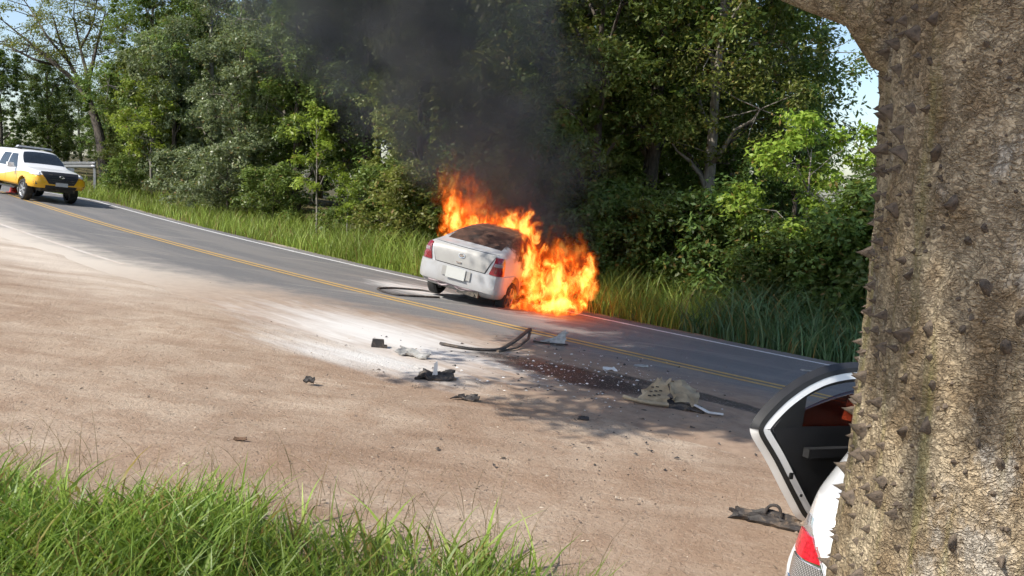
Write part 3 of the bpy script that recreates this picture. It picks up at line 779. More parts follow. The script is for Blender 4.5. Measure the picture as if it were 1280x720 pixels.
SEDB = dict(SED)
SEDB['xk'] = [-2.06, -2.03, -1.95, -1.78, -1.60, -1.20, -.72, -.15, .3, .6, 1.0, 1.22, 1.6, 1.95, 2.08, 2.12]
SEDB['ztop'] = [.88, 1.04, 1.10, 1.12, 1.15, 1.33, 1.43, 1.46, 1.44, 1.37, 1.11, 1.01, .96, .84, .73, .60]
SEDB['zbelt'] = [.82, .97, 1.01, 1.02, 1.02, 1.0, .97, .95, .935, .93, .94, .93, .88, .77, .67, .55]
SEDB['wm'] = [.74, .80, .835, .855, .86, .86, .86, .86, .86, .86, .86, .855, .845, .79, .71, .62]
def sedan(mw, label, name, paint, burning=False, wheels_r=.31, lift=.05):
    e = empty(name, mw=mw)
    wb, tr, wr_ = 1.305, .745, wheels_r
    cuts = [cyl_cut(x, wr_+.015, wr_+.055, y0, y1) for x in (-wb, wb) for y0, y1 in ((-1.2, -.52), (.52, 1.2))]
    me = body_loft(**(SEDB if burning else SED), cutters=cuts, name=name+'_body'); me.materials.clear(); bv = bvh_of(me)
    link('body', me, paint, e); me.polygons.foreach_set('use_smooth', np.ones(len(me.polygons), bool)); me.set_sharp_from_angle(angle=math.radians(32))
    for x in (-wb, wb):
        for s in (-1, 1): wheel(e, x, s*tr, wr_, .195, s, rim='alloy').location.z -= lift
    # windows
    gl = M['charred'] if burning else M['glass_dark']
    shell('rear_window', bv, rays_quad([(-1.62, -.60, 3), (-.82, -.49, 3), (-.82, .49, 3), (-1.62, .60, 3)], (0, 0, -1), 8, 12, round_=.05), .004, gl, e)
    shell('windscreen', bv, rays_quad([(.58, -.48, 3), (1.12, -.62, 3), (1.12, .62, 3), (.58, .48, 3)], (0, 0, -1), 8, 12, round_=.05), .004, gl, e)
    for s in (-1, 1):
        for x0, x1, xt0, xt1 in ((-.98, -.12, -.62, -.12), (-.06, .92, -.06, .42)):
            shell('side_window', bv, rays_quad([(x0, s*2, .98), (x1, s*2, .98), (xt1, s*2, 1.34), (xt0, s*2, 1.34)], (0, -s, 0), 8, 6), .004, gl, e)
        q = shell('quarter_window', bv, rays_quad([(-1.24, s*2, .99), (-1.02, s*2, .99), (-.70, s*2, 1.30), (-.84, s*2, 1.28)], (0, -s, 0), 6, 5), .004, gl, e)
        # door outlines as narrow dark joints, handles
        for xs in (-1.0, -.09, .98):
            shell('door_joint', bv, rays_quad([(xs-.004, s*2, .30), (xs+.004, s*2, .30), (xs+.004, s*2, .95), (xs-.004, s*2, .95)], (0, -s, 0), 1, 10), .0015, M['seal'], e)
        for xs in (-.82, .12):
            shell('door_handle', bv, rays_quad([(xs-.10, s*2, .80), (xs+.10, s*2, .80), (xs+.10, s*2, .84), (xs-.10, s*2, .84)], (0, -s, 0), 4, 2), .022, paint, e)
        shell('side_moulding', bv, rays_quad([(-.95, s*2, .50), (.95, s*2, .50), (.95, s*2, .56), (-.95, s*2, .56)], (0, -s, 0), 12, 2), .014, paint, e)
        mb = MB(); mb.box((.78, s*.96, 1.0), (.06, .10, .075), taper=.8); mb.build('mirror', paint, e)
    # rear: boot lid, lamps, bumper
    shell('boot_gap', bv, rays_quad([(-4, -.53, .725), (-4, .53, .725), (-4, .675, 1.10), (-4, -.675, 1.10)], (1, 0, 0), 16, 8), .003, M['seal'], e)
    lid = shell('boot_lid', bv, rays_quad([(-4, -.515, .74), (-4, .515, .74), (-4, .66, 1.075), (-4, -.66, 1.075)], (1, 0, 0), 18, 10), .018, M['boot_paint'] if burning else paint, e)
    for s in (-1, 1):
        dl = np.array([1, -s*.75, 0]); dl /= np.linalg.norm(dl)
        B = lambda y, z: np.array([-2.02, s*y, z])-dl*1.5
        shell('tail_lamp', bv, rays_quad([B(.575, .735), B(.93, .735), B(.90, 1.055), B(.68, 1.055)], dl, 8, 10, round_=.03), .02, M['red_lens'], e)
        for zz in (.82, .925):
            t = shell('lamp_segment', bv, rays_quad([B(.66, zz-.025), B(.86, zz-.025), B(.855, zz+.03), B(.675, zz+.03)], dl, 6, 4, round_=.08), .026, M['red_lens'] if zz < .85 else M['lamp_grey'], e)
    shell('rear_bumper', bv, rays_fan(-1.0, 0, 108, 252, lambda f: .37+.03*abs(2*f-1), lambda f: .725-.02*abs(2*f-1)**4, 40, 6), .035, paint, e)
    shell('front_bumper', bv, rays_fan(1.0, 0, -72, 72, .26, .58, 36, 5), .03, paint, e)
    for s in (-1, 1): 
        df = np.array([-1, -s*.4, 0]); df /= np.linalg.norm(df)
        B = lambda y, z: np.array([2.0, s*y, z])-df*1.5
        shell('headlamp', bv, rays_quad([B(.42, .60), B(.78, .62), B(.76, .78), B(.42, .72)], df, 6, 4), .012, M['clear_lens'], e)
    shell('grille', bv, rays_quad([(4, -.36, .60), (4, .36, .60), (4, .36, .70), (4, -.36, .70)], (-1, 0, 0), 8, 3), .012, M['black_plastic'], e)
    # number plate is blank white in the photograph
    if burning:
        mb = MB(); mb.box((-2.135, .03, .60), (.006, .20, .105)); mb.build('number_plate', M['plate'], e, smooth=False)
        mb = MB(); mb.box((-2.112, .03, .60), (.006, .30, .085)); mb.build('plate_recess_shade', M['boot_paint'], e, smooth=False)  # flat grey board, toned as the shading beside the plate
        mb = MB(); ring = [(.055*math.cos(a)*1.15, .055*math.sin(a)*.75) for a in np.linspace(0, 2*math.pi, 22)]
        xz = lambda y, z: (-2.055-.025+.10*(z-.92), y, z)
        mb.tube([xz(y, .945+z) for y, z in ring], .006, 6, cap=False)
        mb.box(xz(0, .945), (.006, .045, .012)); mb.box(xz(0, .945), (.005, .018, .020)); mb.build('emblem', M['chrome'], lid)
        mb = MB(); mb.box(xz(.03, .81), (.006, .05, .012)); mb.build('lid_lock', M['chrome'], lid)
    # underside
    mb = MB(); mb.box((0, 0, .235), (1.7, .55, .03)); mb.box((-1.85, -.25, .30), (.2, .22, .06)); mb.box((-1.3, 0, .28), (.05, .62, .045)); mb.box((1.3, 0, .28), (.05, .62, .045))
    mb.tube([(-2.08, -.38, .28), (-1.6, -.38, .27), (-.4, -.2, .26)], .03, 10); mb.build('underbody', M['dark_metal'], e)
    if burning:
        mb = MB()
        mb.tube([(-2.04, y, .365+.02*math.sin(9*y)) for y in np.linspace(-.55, .6, 20)], .03, 8)
        mb.tube([(-2.03, y, .325+.03*math.sin(15*y)) for y in np.linspace(-.3, .45, 16)], .022, 8); mb.build('torn_bumper_foam', M['lamp_grey'], e)
    tag(e, label, 'car')
    return e, bv
M['boot_paint'] = m_plain('grey_boot_paint', (.33, .325, .31), .42, var=.08, scale=4, dirt=.15, dirtcol=(.27, .25, .23))  # greyer than the body paint, with faint blotches
M['lamp_grey'] = m_plain('greyed_lamp', (.26, .20, .21), .3, var=.2, scale=20)

def m_burnt():
    g = G('burnt_white_paint'); o = g.obj(); x = g.xyz(o); n = g.noise(o, 4.5, 7, .68, .4); f = g.noise(o, 30, 5, .7)
    k = g.math('ADD', g.math('MULTIPLY', g.math('SUBTRACT', x[0], -1.30), 1.6), g.math('ADD', g.math('MULTIPLY', g.math('SUBTRACT', x[2], 1.0), 1.8), g.math('MULTIPLY', g.math('SUBTRACT', n, .5), 2.2)))
    b = g.mr(k, -.15, .45)
    w = g.mix(g.mr(n, .42, .72, 0, .5), (.43, .44, .455), (.32, .305, .28))
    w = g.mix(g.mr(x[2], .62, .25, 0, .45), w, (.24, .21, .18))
    c = g.mix(b, w, g.mix(g.mr(f, .35, .65), (.028, .020, .017), (.15, .085, .055)))
    return g.surf(g.bsdf(c, g.mr(b, 0, 1, .35, .8), g.bump(f, g.math('MULTIPLY', b, .5), .01), **{'Coat Weight': .25}))
M['burnt_paint'] = m_burnt()
# burning sedan, nose off the road towards the forest
BH = math.radians(22)
bf = np.array([math.sin(BH), math.cos(BH)])
bc = np.array([-.86, 17.2])+bf*1.30
bup = PN + np.array([.13, .03, 0]) - .11*np.array([bf[0], bf[1], 0])
burn, _bv = sedan(place(bf, (bc[0], bc[1], float(plane_z(bc[0], bc[1]))+.05), bup), 'white sedan on fire, nose off the road, blank plate at the rear', 'burning_sedan', M['burnt_paint'], True)
burn.scale = (1.04, 1.04, 1.04)
shell('charred_roof', _bv, rays_quad([(-.76, -.50, 3), (.56, -.50, 3), (.56, .50, 3), (-.76, .50, 3)], (0, 0, -1), 8, 8), .003, M['charred'], burn)
shell('charred_side', _bv, rays_quad([(-.95, -2, .30), (1.0, -2, .30), (1.0, -2, .93), (-.85, -2, .93)], (0, 1, 0), 14, 8), .002, M['charred'], burn)
shell('charred_bonnet', _bv, rays_quad([(1.15, -.66, 3), (1.95, -.60, 3), (1.95, .60, 3), (1.15, .66, 3)], (0, 0, -1), 8, 8), .003, M['charred'], burn)
# rear door hanging open in the flames on the right-hand side
mb = MB()
R_ = np.array([[math.cos(.9), math.sin(.9), 0], [-math.sin(.9), math.cos(.9), 0], [0, 0, 1]])
mb.box((.62, -1.30, .62), (.50, .03, .30), R_); mb.box((.62, -1.30, 1.10), (.40, .02, .16), R_, taper=.8)
mb.build('open_door', M['charred'], burn)

# ------------------------------------------------------------------ pickup
def pickup(mw):
    e = empty('pickup_truck', mw=mw)
    g = G('white_yellow_livery'); o = g.xyz(g.obj())
    lim = g.math('ADD', .86, g.math('MULTIPLY', g.mr(o[0], -1.2, 2.4), .10))
    wave = g.math('ADD', lim, g.math('MULTIPLY', g.math('SINE', g.math('MULTIPLY', o[0], 1.1)), .10))
    k = g.mr(g.math('SUBTRACT', o[2], wave), .012, -.012)
    c = g.mix(k, (.80, .80, .80), (.80, .42, .012))
    paint = g.surf(g.bsdf(c, .3, **{'Coat Weight': .6}))
    M['livery'] = paint
    wb, tr, wr_ = 1.54, .78, .385
    cuts = [cyl_cut(x, wr_+.02, wr_+.085, y0, y1) for x in (-wb, wb) for y0, y1 in ((-1.4, -.5), (.5, 1.4))]
    P = dict(xk=[-2.55, -2.52, -2.3, -1.05, -.95, -.3, .35, .62, 1.02, 1.20, 1.9, 2.35, 2.52, 2.60],
             ztop=[1.50, 1.70, 1.77, 1.80, 1.79, 1.82, 1.80, 1.70, 1.34, 1.24, 1.18, 1.12, 1.02, .85],
             zbelt=[1.02, 1.08, 1.10, 1.11, 1.11, 1.10, 1.10, 1.10, 1.12, 1.13, 1.09, 1.02, .93, .78],
             wm=[.82, .88, .90, .91, .91, .91, .91, .91, .92, .925, .925, .90, .84, .72],
             wr=[.62, .68, .70, .69, .67, .66, .66, .68, .78, .80, .78, .74, .66, .56],
             zb=[.60, .55, .50, .48, .46, .46, .46, .46, .46, .48, .50, .52, .56, .62])
    me = body_loft(**P, cutters=cuts, name='pickup_body'); me.materials.clear(); bv = bvh_of(me)
    link('body', me, paint, e); me.polygons.foreach_set('use_smooth', np.ones(len(me.polygons), bool)); me.set_sharp_from_angle(angle=math.radians(32))
    for x in (-wb, wb):
        for s in (-1, 1): wheel(e, x, s*tr, wr_, .26, s, 6)
    gl = M['glass_dark']
    shell('windscreen', bv, rays_quad([(.50, -.58, 3), (1.05, -.74, 3), (1.05, .74, 3), (.50, .58, 3)], (0, 0, -1), 8, 12, round_=.05), .004, gl, e)
    for s in (-1, 1):
        for x0, x1, xt0, xt1 in ((-.98, -.18, -.86, -.18), (-.10, .86, -.10, .42)):
            shell('side_window', bv, rays_quad([(x0, s*2, 1.16), (x1, s*2, 1.16), (xt1, s*2, 1.63), (xt0, s*2, 1.63)], (0, -s, 0), 8, 6), .004, gl, e)
        for xs in (-1.02, -.14, .96):
            shell('door_joint', bv, rays_quad([(xs-.006, s*2, .52), (xs+.006, s*2, .52), (xs+.006, s*2, 1.10), (xs-.006, s*2, 1.10)], (0, -s, 0), 1, 8), .002, M['seal'], e)
        for xs in (-.80, .05):
            shell('door_handle', bv, rays_quad([(xs-.1, s*2, .98), (xs+.1, s*2, .98), (xs+.1, s*2, 1.02), (xs-.1, s*2, 1.02)], (0, -s, 0), 4, 2), .025, M['chrome'], e)
        shell('canopy_joint', bv, rays_quad([(-1.09, s*2, 1.12), (-1.06, s*2, 1.12), (-1.06, s*2, 1.74), (-1.09, s*2, 1.74)], (0, -s, 0), 1, 8), .002, M['seal'], e)
        mb = MB(); mb.box((.72, s*1.06, 1.20), (.07, .12, .09), taper=.85); mb.box((.72, s*.95, 1.15), (.03, .08, .02)); mb.build('mirror', M['sign_white'], e)
        df = np.array([-1, -s*.55, 0]); df /= np.linalg.norm(df)
        B = lambda y, z: np.array([2.35, s*y, z])-df*1.5
        shell('headlamp', bv, rays_quad([B(.62, .96), B(1.0, .99), B(.99, 1.085), B(.66, 1.085)], df, 8, 4), .030, M['clear_lens'], e)
        shell('fog_lamp_recess', bv, rays_quad([B(.66, .66), B(.92, .68), B(.95, .90), B(.80, .88)], df, 5, 4), .04, M['black_plastic'], e)
        mb = MB(); mb.box((0, s*.90, .40), (.95, .05, .03)); mb.build('side_step', M['black_plastic'], e)
    shell('front_bumper', bv, rays_fan(1.4, 0, -74, 74, .58, .90, 36, 5), .045, paint, e)
    shell('lower_intake', bv, rays_quad([(4, -.52, .58), (4, .52, .58), (4, .54, .66), (4, -.54, .66)], (-1, 0, 0), 12, 3), .052, M['black_plastic'], e)
    gr = shell('grille', bv, rays_quad([(4, -.44, .70), (4, .44, .70), (4, .66, 1.085), (4, -.66, 1.085)], (-1, 0, 0), 14, 8, round_=.04), .058, M['black_plastic'], e)
    for zz in (.78, .85, .92, .99):
        shell('grille_bar', bv, rays_quad([(4, -.46, zz), (4, .46, zz), (4, .46, zz+.018), (4, -.46, zz+.018)], (-1, 0, 0), 12, 1), .066, M['dark_metal'], gr)
    mb = MB(); mb.tube([(2.655, .075*math.cos(a), .97+.05*math.sin(a)) for a in np.linspace(0, 2*math.pi, 20)], .009, 6, cap=False)
    mb.tube([(2.657, .035*math.cos(a), .965+.045*math.sin(a)) for a in np.linspace(0, 2*math.pi, 16)], .007, 6, cap=False); mb.build('emblem', M['chrome'], gr)
    mb = MB(); mb.box((2.675, 0, .70), (.006, .21, .066)); mb.build('number_plate', M['plate_grey'], e, smooth=False)
    # roof light bar
    lb = empty('light_bar', (-.05, 0, 1.86)); lb.parent = e
    mb = MB(); mb.box((0, 0, .045), (.10, .62, .035), taper=.9); mb.build('lens', M['clear_lens'], lb, smooth=False)
    mb = MB(); mb.box((0, 0, 0), (.12, .64, .012)); mb.box((0, .45, -.03), (.03, .03, .04)); mb.box((0, -.45, -.03), (.03, .03, .04)); mb.build('base', M['black_plastic'], lb, smooth=False)
    mb = MB(); mb.box((0, 0, .45), (2.3, .55, .05)); mb.box((2.2, 0, .50), (.2, .6, .08)); mb.build('underbody', M['dark_metal'], e)
    shell('rear_window', bv, rays_quad([(-4, -.55, 1.22), (-4, .55, 1.22), (-4, .5, 1.62), (-4, -.5, 1.62)], (1, 0, 0), 8, 5), .004, gl, e)
    shell('rear_bumper', bv, rays_quad([(-4, -.80, .58), (-4, .80, .58), (-4, .80, .74), (-4, -.80, .74)], (1, 0, 0), 10, 4), .07, M['dark_metal'], e)
    tag(e, 'white and yellow pickup with canopy and roof light bar on the road', 'pickup truck')
    return e
pf = np.array([.766, -.643]); pf = pf/np.linalg.norm(pf)
pw = at(60, 254, 31.2); pc = pw[:2]-pf*1.54
pickup(place(pf, (pc[0], pc[1], float(plane_z(pc[0], pc[1]))+.005), PN))

# red and white cone behind the pickup
def cone(px, py, label):
    w = hit(px, py); e = empty('traffic_cone', (w[0], w[1], w[2]))
    mb = MB(); mb.box((0, 0, .02), (.19, .19, .02)); mb.lathe([(.15, .04), (.11, .22), (.075, .42), (.035, .66), (.03, .68), (.001, .68)], 20, 'z'); mb.build('cone_body', M['cone_red'], e)
    mb = MB(); mb.lathe([(.118, .24), (.088, .40)], 20, 'z'); mb.V = [(x*1.05, y*1.05, z) for x, y, z in mb.V]; mb.build('reflective_band', M['sign_white'], e)
    tag(e, label, 'traffic cone')
M['cone_red'] = m_plain('cone_red_plastic', (.55, .04, .02), .5)
cone(17, 241, 'red traffic cone standing on the road behind the pickup front wheel')

# guard rail beyond the bend
def guard_rail():
    A = at(60, 206, 43); B = at(120, 206, 41); e = empty('guard_rail', (A[0], A[1], float(ground_z(A[0], A[1]))))
    o = np.array(e.location); d = B-A; n = 10; mb = MB()
    prof = [(0, -.16), (.05, -.12), (.05, -.05), (0, 0), (.05, .05), (.05, .12), (0, .16)]
    nr = np.array([d[1], -d[0], 0]); nr /= np.linalg.norm(nr)
    mb.grid([[A-o+d*(i/n)*1.0+nr*p+np.array([0, 0, z]) for p, z in prof] for i in range(-20, n+1)])
    be = mb.build('rail_beam', M['galv'], e)
    md = be.modifiers.new('thick', 'SOLIDIFY'); md.thickness = .006
    for i in range(-4, 3):
        p = A+d*(i/2)*.95; g_ = float(ground_z(p[0], p[1])); mb = MB(); h = (p[2]+.16-g_+.3)/2
        mb.box((p[0]-o[0]-nr[0]*.06, p[1]-o[1]-nr[1]*.06, g_-.3+h-o[2]), (.06, .05, h)); mb.build('post', M['galv'], e, smooth=False)
    tag(e, 'galvanised guard rail beyond the bend, right of the pickup roof', 'guard rail')
M['galv'] = m_plain('galvanised_steel', (.25, .255, .26), .4, metal=.6, dirt=.2)
guard_rail()

# ------------------------------------------------------------------ thorny tree in front, at the right
def m_thorny_bark():
    g = G('thorny_grey_bark'); o = g.obj(); P = g.pos()
    v = g.mapping(P, sc=(1, 1, .30)); vf = g.mapping(P, sc=(1, 1, .75))
    wv = g.vm('ADD', P, g.vm('MULTIPLY', g.vm('SUBTRACT', g.noise(P, 9, 4, .6, 0, True), (.5, .5, .5)), (.05, .05, .05)))
    n1 = g.noise(vf, 7, 6, .68); n3 = g.noise(P, 130, 4, .7)
    ridge = lambda sc, zs, w: g.mr(g.math('ABSOLUTE', g.math('SUBTRACT', g.noise(g.mapping(wv, sc=(1, 1, zs)), sc, 3, .55), .5)), 0.0, w)
    r1 = ridge(16, 1.5, .045); r2 = ridge(38, 1.7, .05); r3 = ridge(75, 1.3, .07)
    c = g.mix(g.mr(n1, .36, .64), (.32, .235, .14), (.58, .475, .325))
    blot = g.mr(g.noise(g.mapping(P, sc=(1, 1, .55)), 5.5, 6, .72), .54, .66, 0, .6)
    c = g.mix(blot, c, (.19, .15, .10))
    pale = g.mr(g.noise(g.mapping(P, loc=(5, 2, 1), sc=(1, 1, .5)), 4.2, 7, .74), .55, .66, 0, .75)
    c = g.mix(pale, c, (.58, .54, .47))
    c = g.mix(g.mr(n3, .5, .72, 0, .45), c, (.21, .165, .115))
    c = g.mix(g.mr(r1, 1, 0, 0, .30), c, (.10, .075, .05)); c = g.mix(g.mr(r2, 1, 0, 0, .38), c, (.10, .078, .055)); c = g.mix(g.mr(r3, 1, 0, 0, .25), c, (.13, .10, .07))
    gr = g.mr(g.noise(g.mapping(P, sc=(1, 1, .06)), 13, 4, .6), .52, .70, 0, .5)
    c = g.mix(gr, c, (.30, .28, .085))
    h = g.math('ADD', g.math('MULTIPLY', n1, .5), g.math('ADD', g.math('MULTIPLY', r1, .22), g.math('ADD', g.math('MULTIPLY', r2, .18), g.math('ADD', g.math('MULTIPLY', r3, .12), g.math('MULTIPLY', n3, .22)))))
    return g.surf(g.bsdf(c, .9, g.bump(h, 1.0, .03), **{'Specular IOR Level': .15}))
M['thorn_bark'] = m_thorny_bark()
M['thorn'] = m_plain('thorn_wood', (.105, .08, .058), .75, var=.5, scale=1.2, bump=.5, dirt=.25, dirtcol=(.30, .25, .19))

TW = at(1292, 360, 2.25); TX, TY = TW[0], TW[1]; TG = float(ground_z(TX, TY))
def trunk_prof(z):
    """radius and centre offset of the thorny trunk over height above its base"""
    r = np.interp(z, [-.3, 0, .45, .8, 1.1, 1.5, 1.9, 2.3, 2.6, 2.9, 3.4, 4.2, 6.0], [.68, .60, .50, .452, .432, .418, .408, .415, .442, .482, .47, .38, .28])
    ox = np.interp(z, [-.3, .8, 1.4, 2.4, 3.0, 6.0], [-.03, -.02, 0, .0, .02, .15])
    return r, ox
def trunk_pt(th, z, disp=True):
    r, ox = trunk_prof(z)
    x = np.cos(th); y = np.sin(th)
    flute = .035*np.sin(3*th+.6)*np.clip(1.4-z, 0, 1.4) + .018*np.sin(5*th+1.1+.6*z)
    seam = -.022*np.exp(-((np.mod(th-4.55-.05*np.sin(3*z)+np.pi, 2*np.pi)-np.pi)/.03)**2)*sstep(2.15, 2.4, z)
    n = .034*(fbm(th*4.2+3, z*2.2, 4, 41)-.5) + .018*(fbm(th*20, z*9, 3, 47)-.5)+.011*(fbm(th*52, z*34, 2, 53)-.5)
    rr = r+flute*r*1.2+(n if disp else 0)+seam
    return np.stack([ox+x*rr, y*rr, z+0*th], -1)
TB = np.array([TX, TY, TG])
SH1 = hit(965, 488)+TO_SUN*11.5-TB; SH2 = np.array([-.2, -.3, 3.2])+TO_SUN*6.5; SH3 = np.array([4.9, 15.6, .0])+TO_SUN*14-TB  # clump centres, set sunward of the spots to be shaded
tree_n = empty('thorny_tree', (TX, TY, TG))
th = np.linspace(0, 2*np.pi, 240, endpoint=False); zz = np.concatenate([np.linspace(-.3, .7, 20), np.linspace(.71, 3.3, 300), np.linspace(3.35, 6.0, 40)])
TH, ZZ = np.meshgrid(th, zz); V = trunk_pt(TH, ZZ); a, b = TH.shape
i = np.arange(a*b).reshape(a, b); ir = np.roll(i, -1, 1)
F = np.stack([i[:-1], ir[:-1], ir[1:], i[1:]], -1).reshape(-1, 4)
trunk_o = link('trunk', mesh_np('thorny_trunk', V.reshape(-1, 3), F), M['thorn_bark'], tree_n)
# limb leaving to the left at the top of the picture, further limbs above the frame
LB = (at(1055, 14, 2.2)-np.array([TX, TY, TG]))
mb = MB()
p0 = np.array([-.10, -.02, LB[2]-.22]); q1 = at(1020, -12, 2.3)-np.array([TX, TY, TG]); q2 = at(970, -30, 2.45)-np.array([TX, TY, TG])
pts = np.stack([p0, LB+np.array([.16, .06, -.06]), LB+np.array([.06, .03, .03]), q1, q2, q2+np.array([-.8, .6, .7]), np.array([-3.0, 2.2, 5.6]), np.array([-4.2, 3.0, 7.8])])
mb.tube(pts, [.07, .085, .07, .058, .056, .055, .045, .03], 14); mb.build('limb', M['thorn_bark'], tree_n)
mb = MB()
tips = []
lr = RS(77)
for k in range(9):
    a_ = k*2.4; s = np.array([.12, 0, 4.4+.15*k])
    tip = SH1*.8+np.array([0, 0, 1.4])+np.array([2.6*math.cos(a_)*lr.uniform(.4, 1), 3.8*math.sin(a_)*lr.uniform(.4, 1), lr.uniform(-.6, 1.6)])
    mb.tube(np.stack([s, s*.6+tip*.4+np.array([0, 0, .7]), s*.25+tip*.75+np.array([0, 0, .3]), tip]), [.13, .09, .055, .02], 8); tips.append(tip)
mb.build('upper_limbs', M['thorn_bark'], tree_n)
# thorns: conical, each its own piece
def thorn_mesh(k):
    r = RS(100+k); mb = MB(); n = 9
    prof = [(1.25, -.12), (1.0, .10), (.70, .40), (.38, .78), (.14, 1.12), (.01, 1.30)]
    V = []
    for rr, z in prof:
        for j in range(n):
            a_ = 2*math.pi*j/n; w = 1+.22*r.normal()*(rr > .3)*.6
            V.append((rr*w*math.cos(a_)*.8, rr*w*math.sin(a_)*1.05, z+.16*max(0, z)**2*0))
    F = [(i_*n+j, i_*n+(j+1) % n, (i_+1)*n+(j+1) % n, (i_+1)*n+j) for i_ in range(len(prof)-1) for j in range(n)]
    V = [(x, y+.10*z*z, z) for x, y, z in V]
    mb.add(V, F); me = mb.mesh('thorn'); me.materials.append(M['thorn']); return me
TM = [thorn_mesh(k) for k in range(5)]
tr_ = RS(5); cnt = 0; placed = []
cam_dir = math.atan2(-TY, -TX)
while cnt < 292:
    z = tr_.uniform(.75, 3.15) if cnt > 60 else tr_.uniform(.8, 3.1)
    # denser along the left outline, sparser on the front face
    thv = math.radians(tr_.uniform(150, 292)) if tr_.rand() < .55 else math.radians(tr_.normal(176, 12))
    p = trunk_pt(np.array(thv), np.array(z))
    if any((p[0]-q[0])**2+(p[1]-q[1])**2+(p[2]-q[2])**2 < .0018 for q in placed): continue
    placed.append(p)
    e1 = trunk_pt(np.array(thv+.02), np.array(z), False)-trunk_pt(np.array(thv-.02), np.array(z), False)
    e2 = trunk_pt(np.array(thv), np.array(z+.02), False)-trunk_pt(np.array(thv), np.array(z-.02), False)
    nn = np.cross(e1, e2); nn /= np.linalg.norm(nn); nn = nn+tr_.normal(0, .12, 3); nn /= np.linalg.norm(nn)
    s = .009+.0135*tr_.rand()**1.4
    o = bpy.data.objects.new('thorn', TM[cnt % 5]); COL.objects.link(o); o.parent = trunk_o
    zax = Vector(nn); yax = Vector((0, 0, 1)); xax = yax.cross(zax).normalized(); yax = zax.cross(xax)
    mm = Matrix((xax, yax, zax)).transposed().to_4x4()
    ang = Matrix.Rotation(tr_.uniform(-.5, .5), 4, 'Z')
    o.matrix_local = Matrix.Translation(Vector(p-nn*.002)) @ mm @ ang @ Matrix.Diagonal((s*tr_.uniform(.5, .85), s*tr_.uniform(.7, 1.15), s*tr_.uniform(1.1, 1.8), 1))
    cnt += 1
# small stubs between the thorns, too many to count
sv, sf = [], []
for k_ in range(420):
    z = tr_.uniform(.75, 3.1); thv = math.radians(tr_.uniform(140, 295)); p = trunk_pt(np.array(thv), np.array(z)); nn = np.array([math.cos(thv), math.sin(thv), tr_.normal()*.2])
    u_ = np.array([-nn[1], nn[0], 0]); v_ = np.cross(nn, u_); s = .004+.005*tr_.rand(); o_ = len(sv)
    sv += [tuple(p+(u_*math.cos(a_)+v_*math.sin(a_))*s-nn*.003) for a_ in np.arange(5)*2*math.pi/5]+[tuple(p+nn*s*tr_.uniform(.9, 2.2)+v_*s*tr_.normal()*.3)]
    sf += [(o_+j, o_+(j+1) % 5, o_+5) for j in range(5)]
me = bpy.data.meshes.new('thorn_stubs'); me.from_pydata(sv, [], sf); me.update(); st_o = link('thorn_stubs', me, M['thorn'], trunk_o); st_o['kind'] = 'stuff'
# unseen foliage overhead, clumps added sunward to shade trunk, road and right verge
C = []
for tip in tips:
    for j in range(9): C.append(tip+lr.normal(0, 1, 3)*np.array([1.0, 1.1, .6]))
for j in range(420): C.append(SH1+np.clip(lr.normal(0, 1, 3), -1.6, 1.6)*np.array([1.45, 1.5, .5]))
for j in range(60): C.append(SH2+np.clip(lr.normal(0, 1, 3), -1.5, 1.5)*np.array([.55, .7, .3]))
for j in range(420): C.append(SH3+np.clip(lr.normal(0, 1, 3), -1.6, 1.6)*np.array([2.3, 1.5, .8]))
C = np.array(C)
crown = link('crown', leaves_mesh('thorny_tree_crown', C, .55, 90, .17, lr), M['leaf_b'], tree_n)
tag(tree_n, 'thick grey tree trunk covered in conical thorns, filling the right border', 'tree')

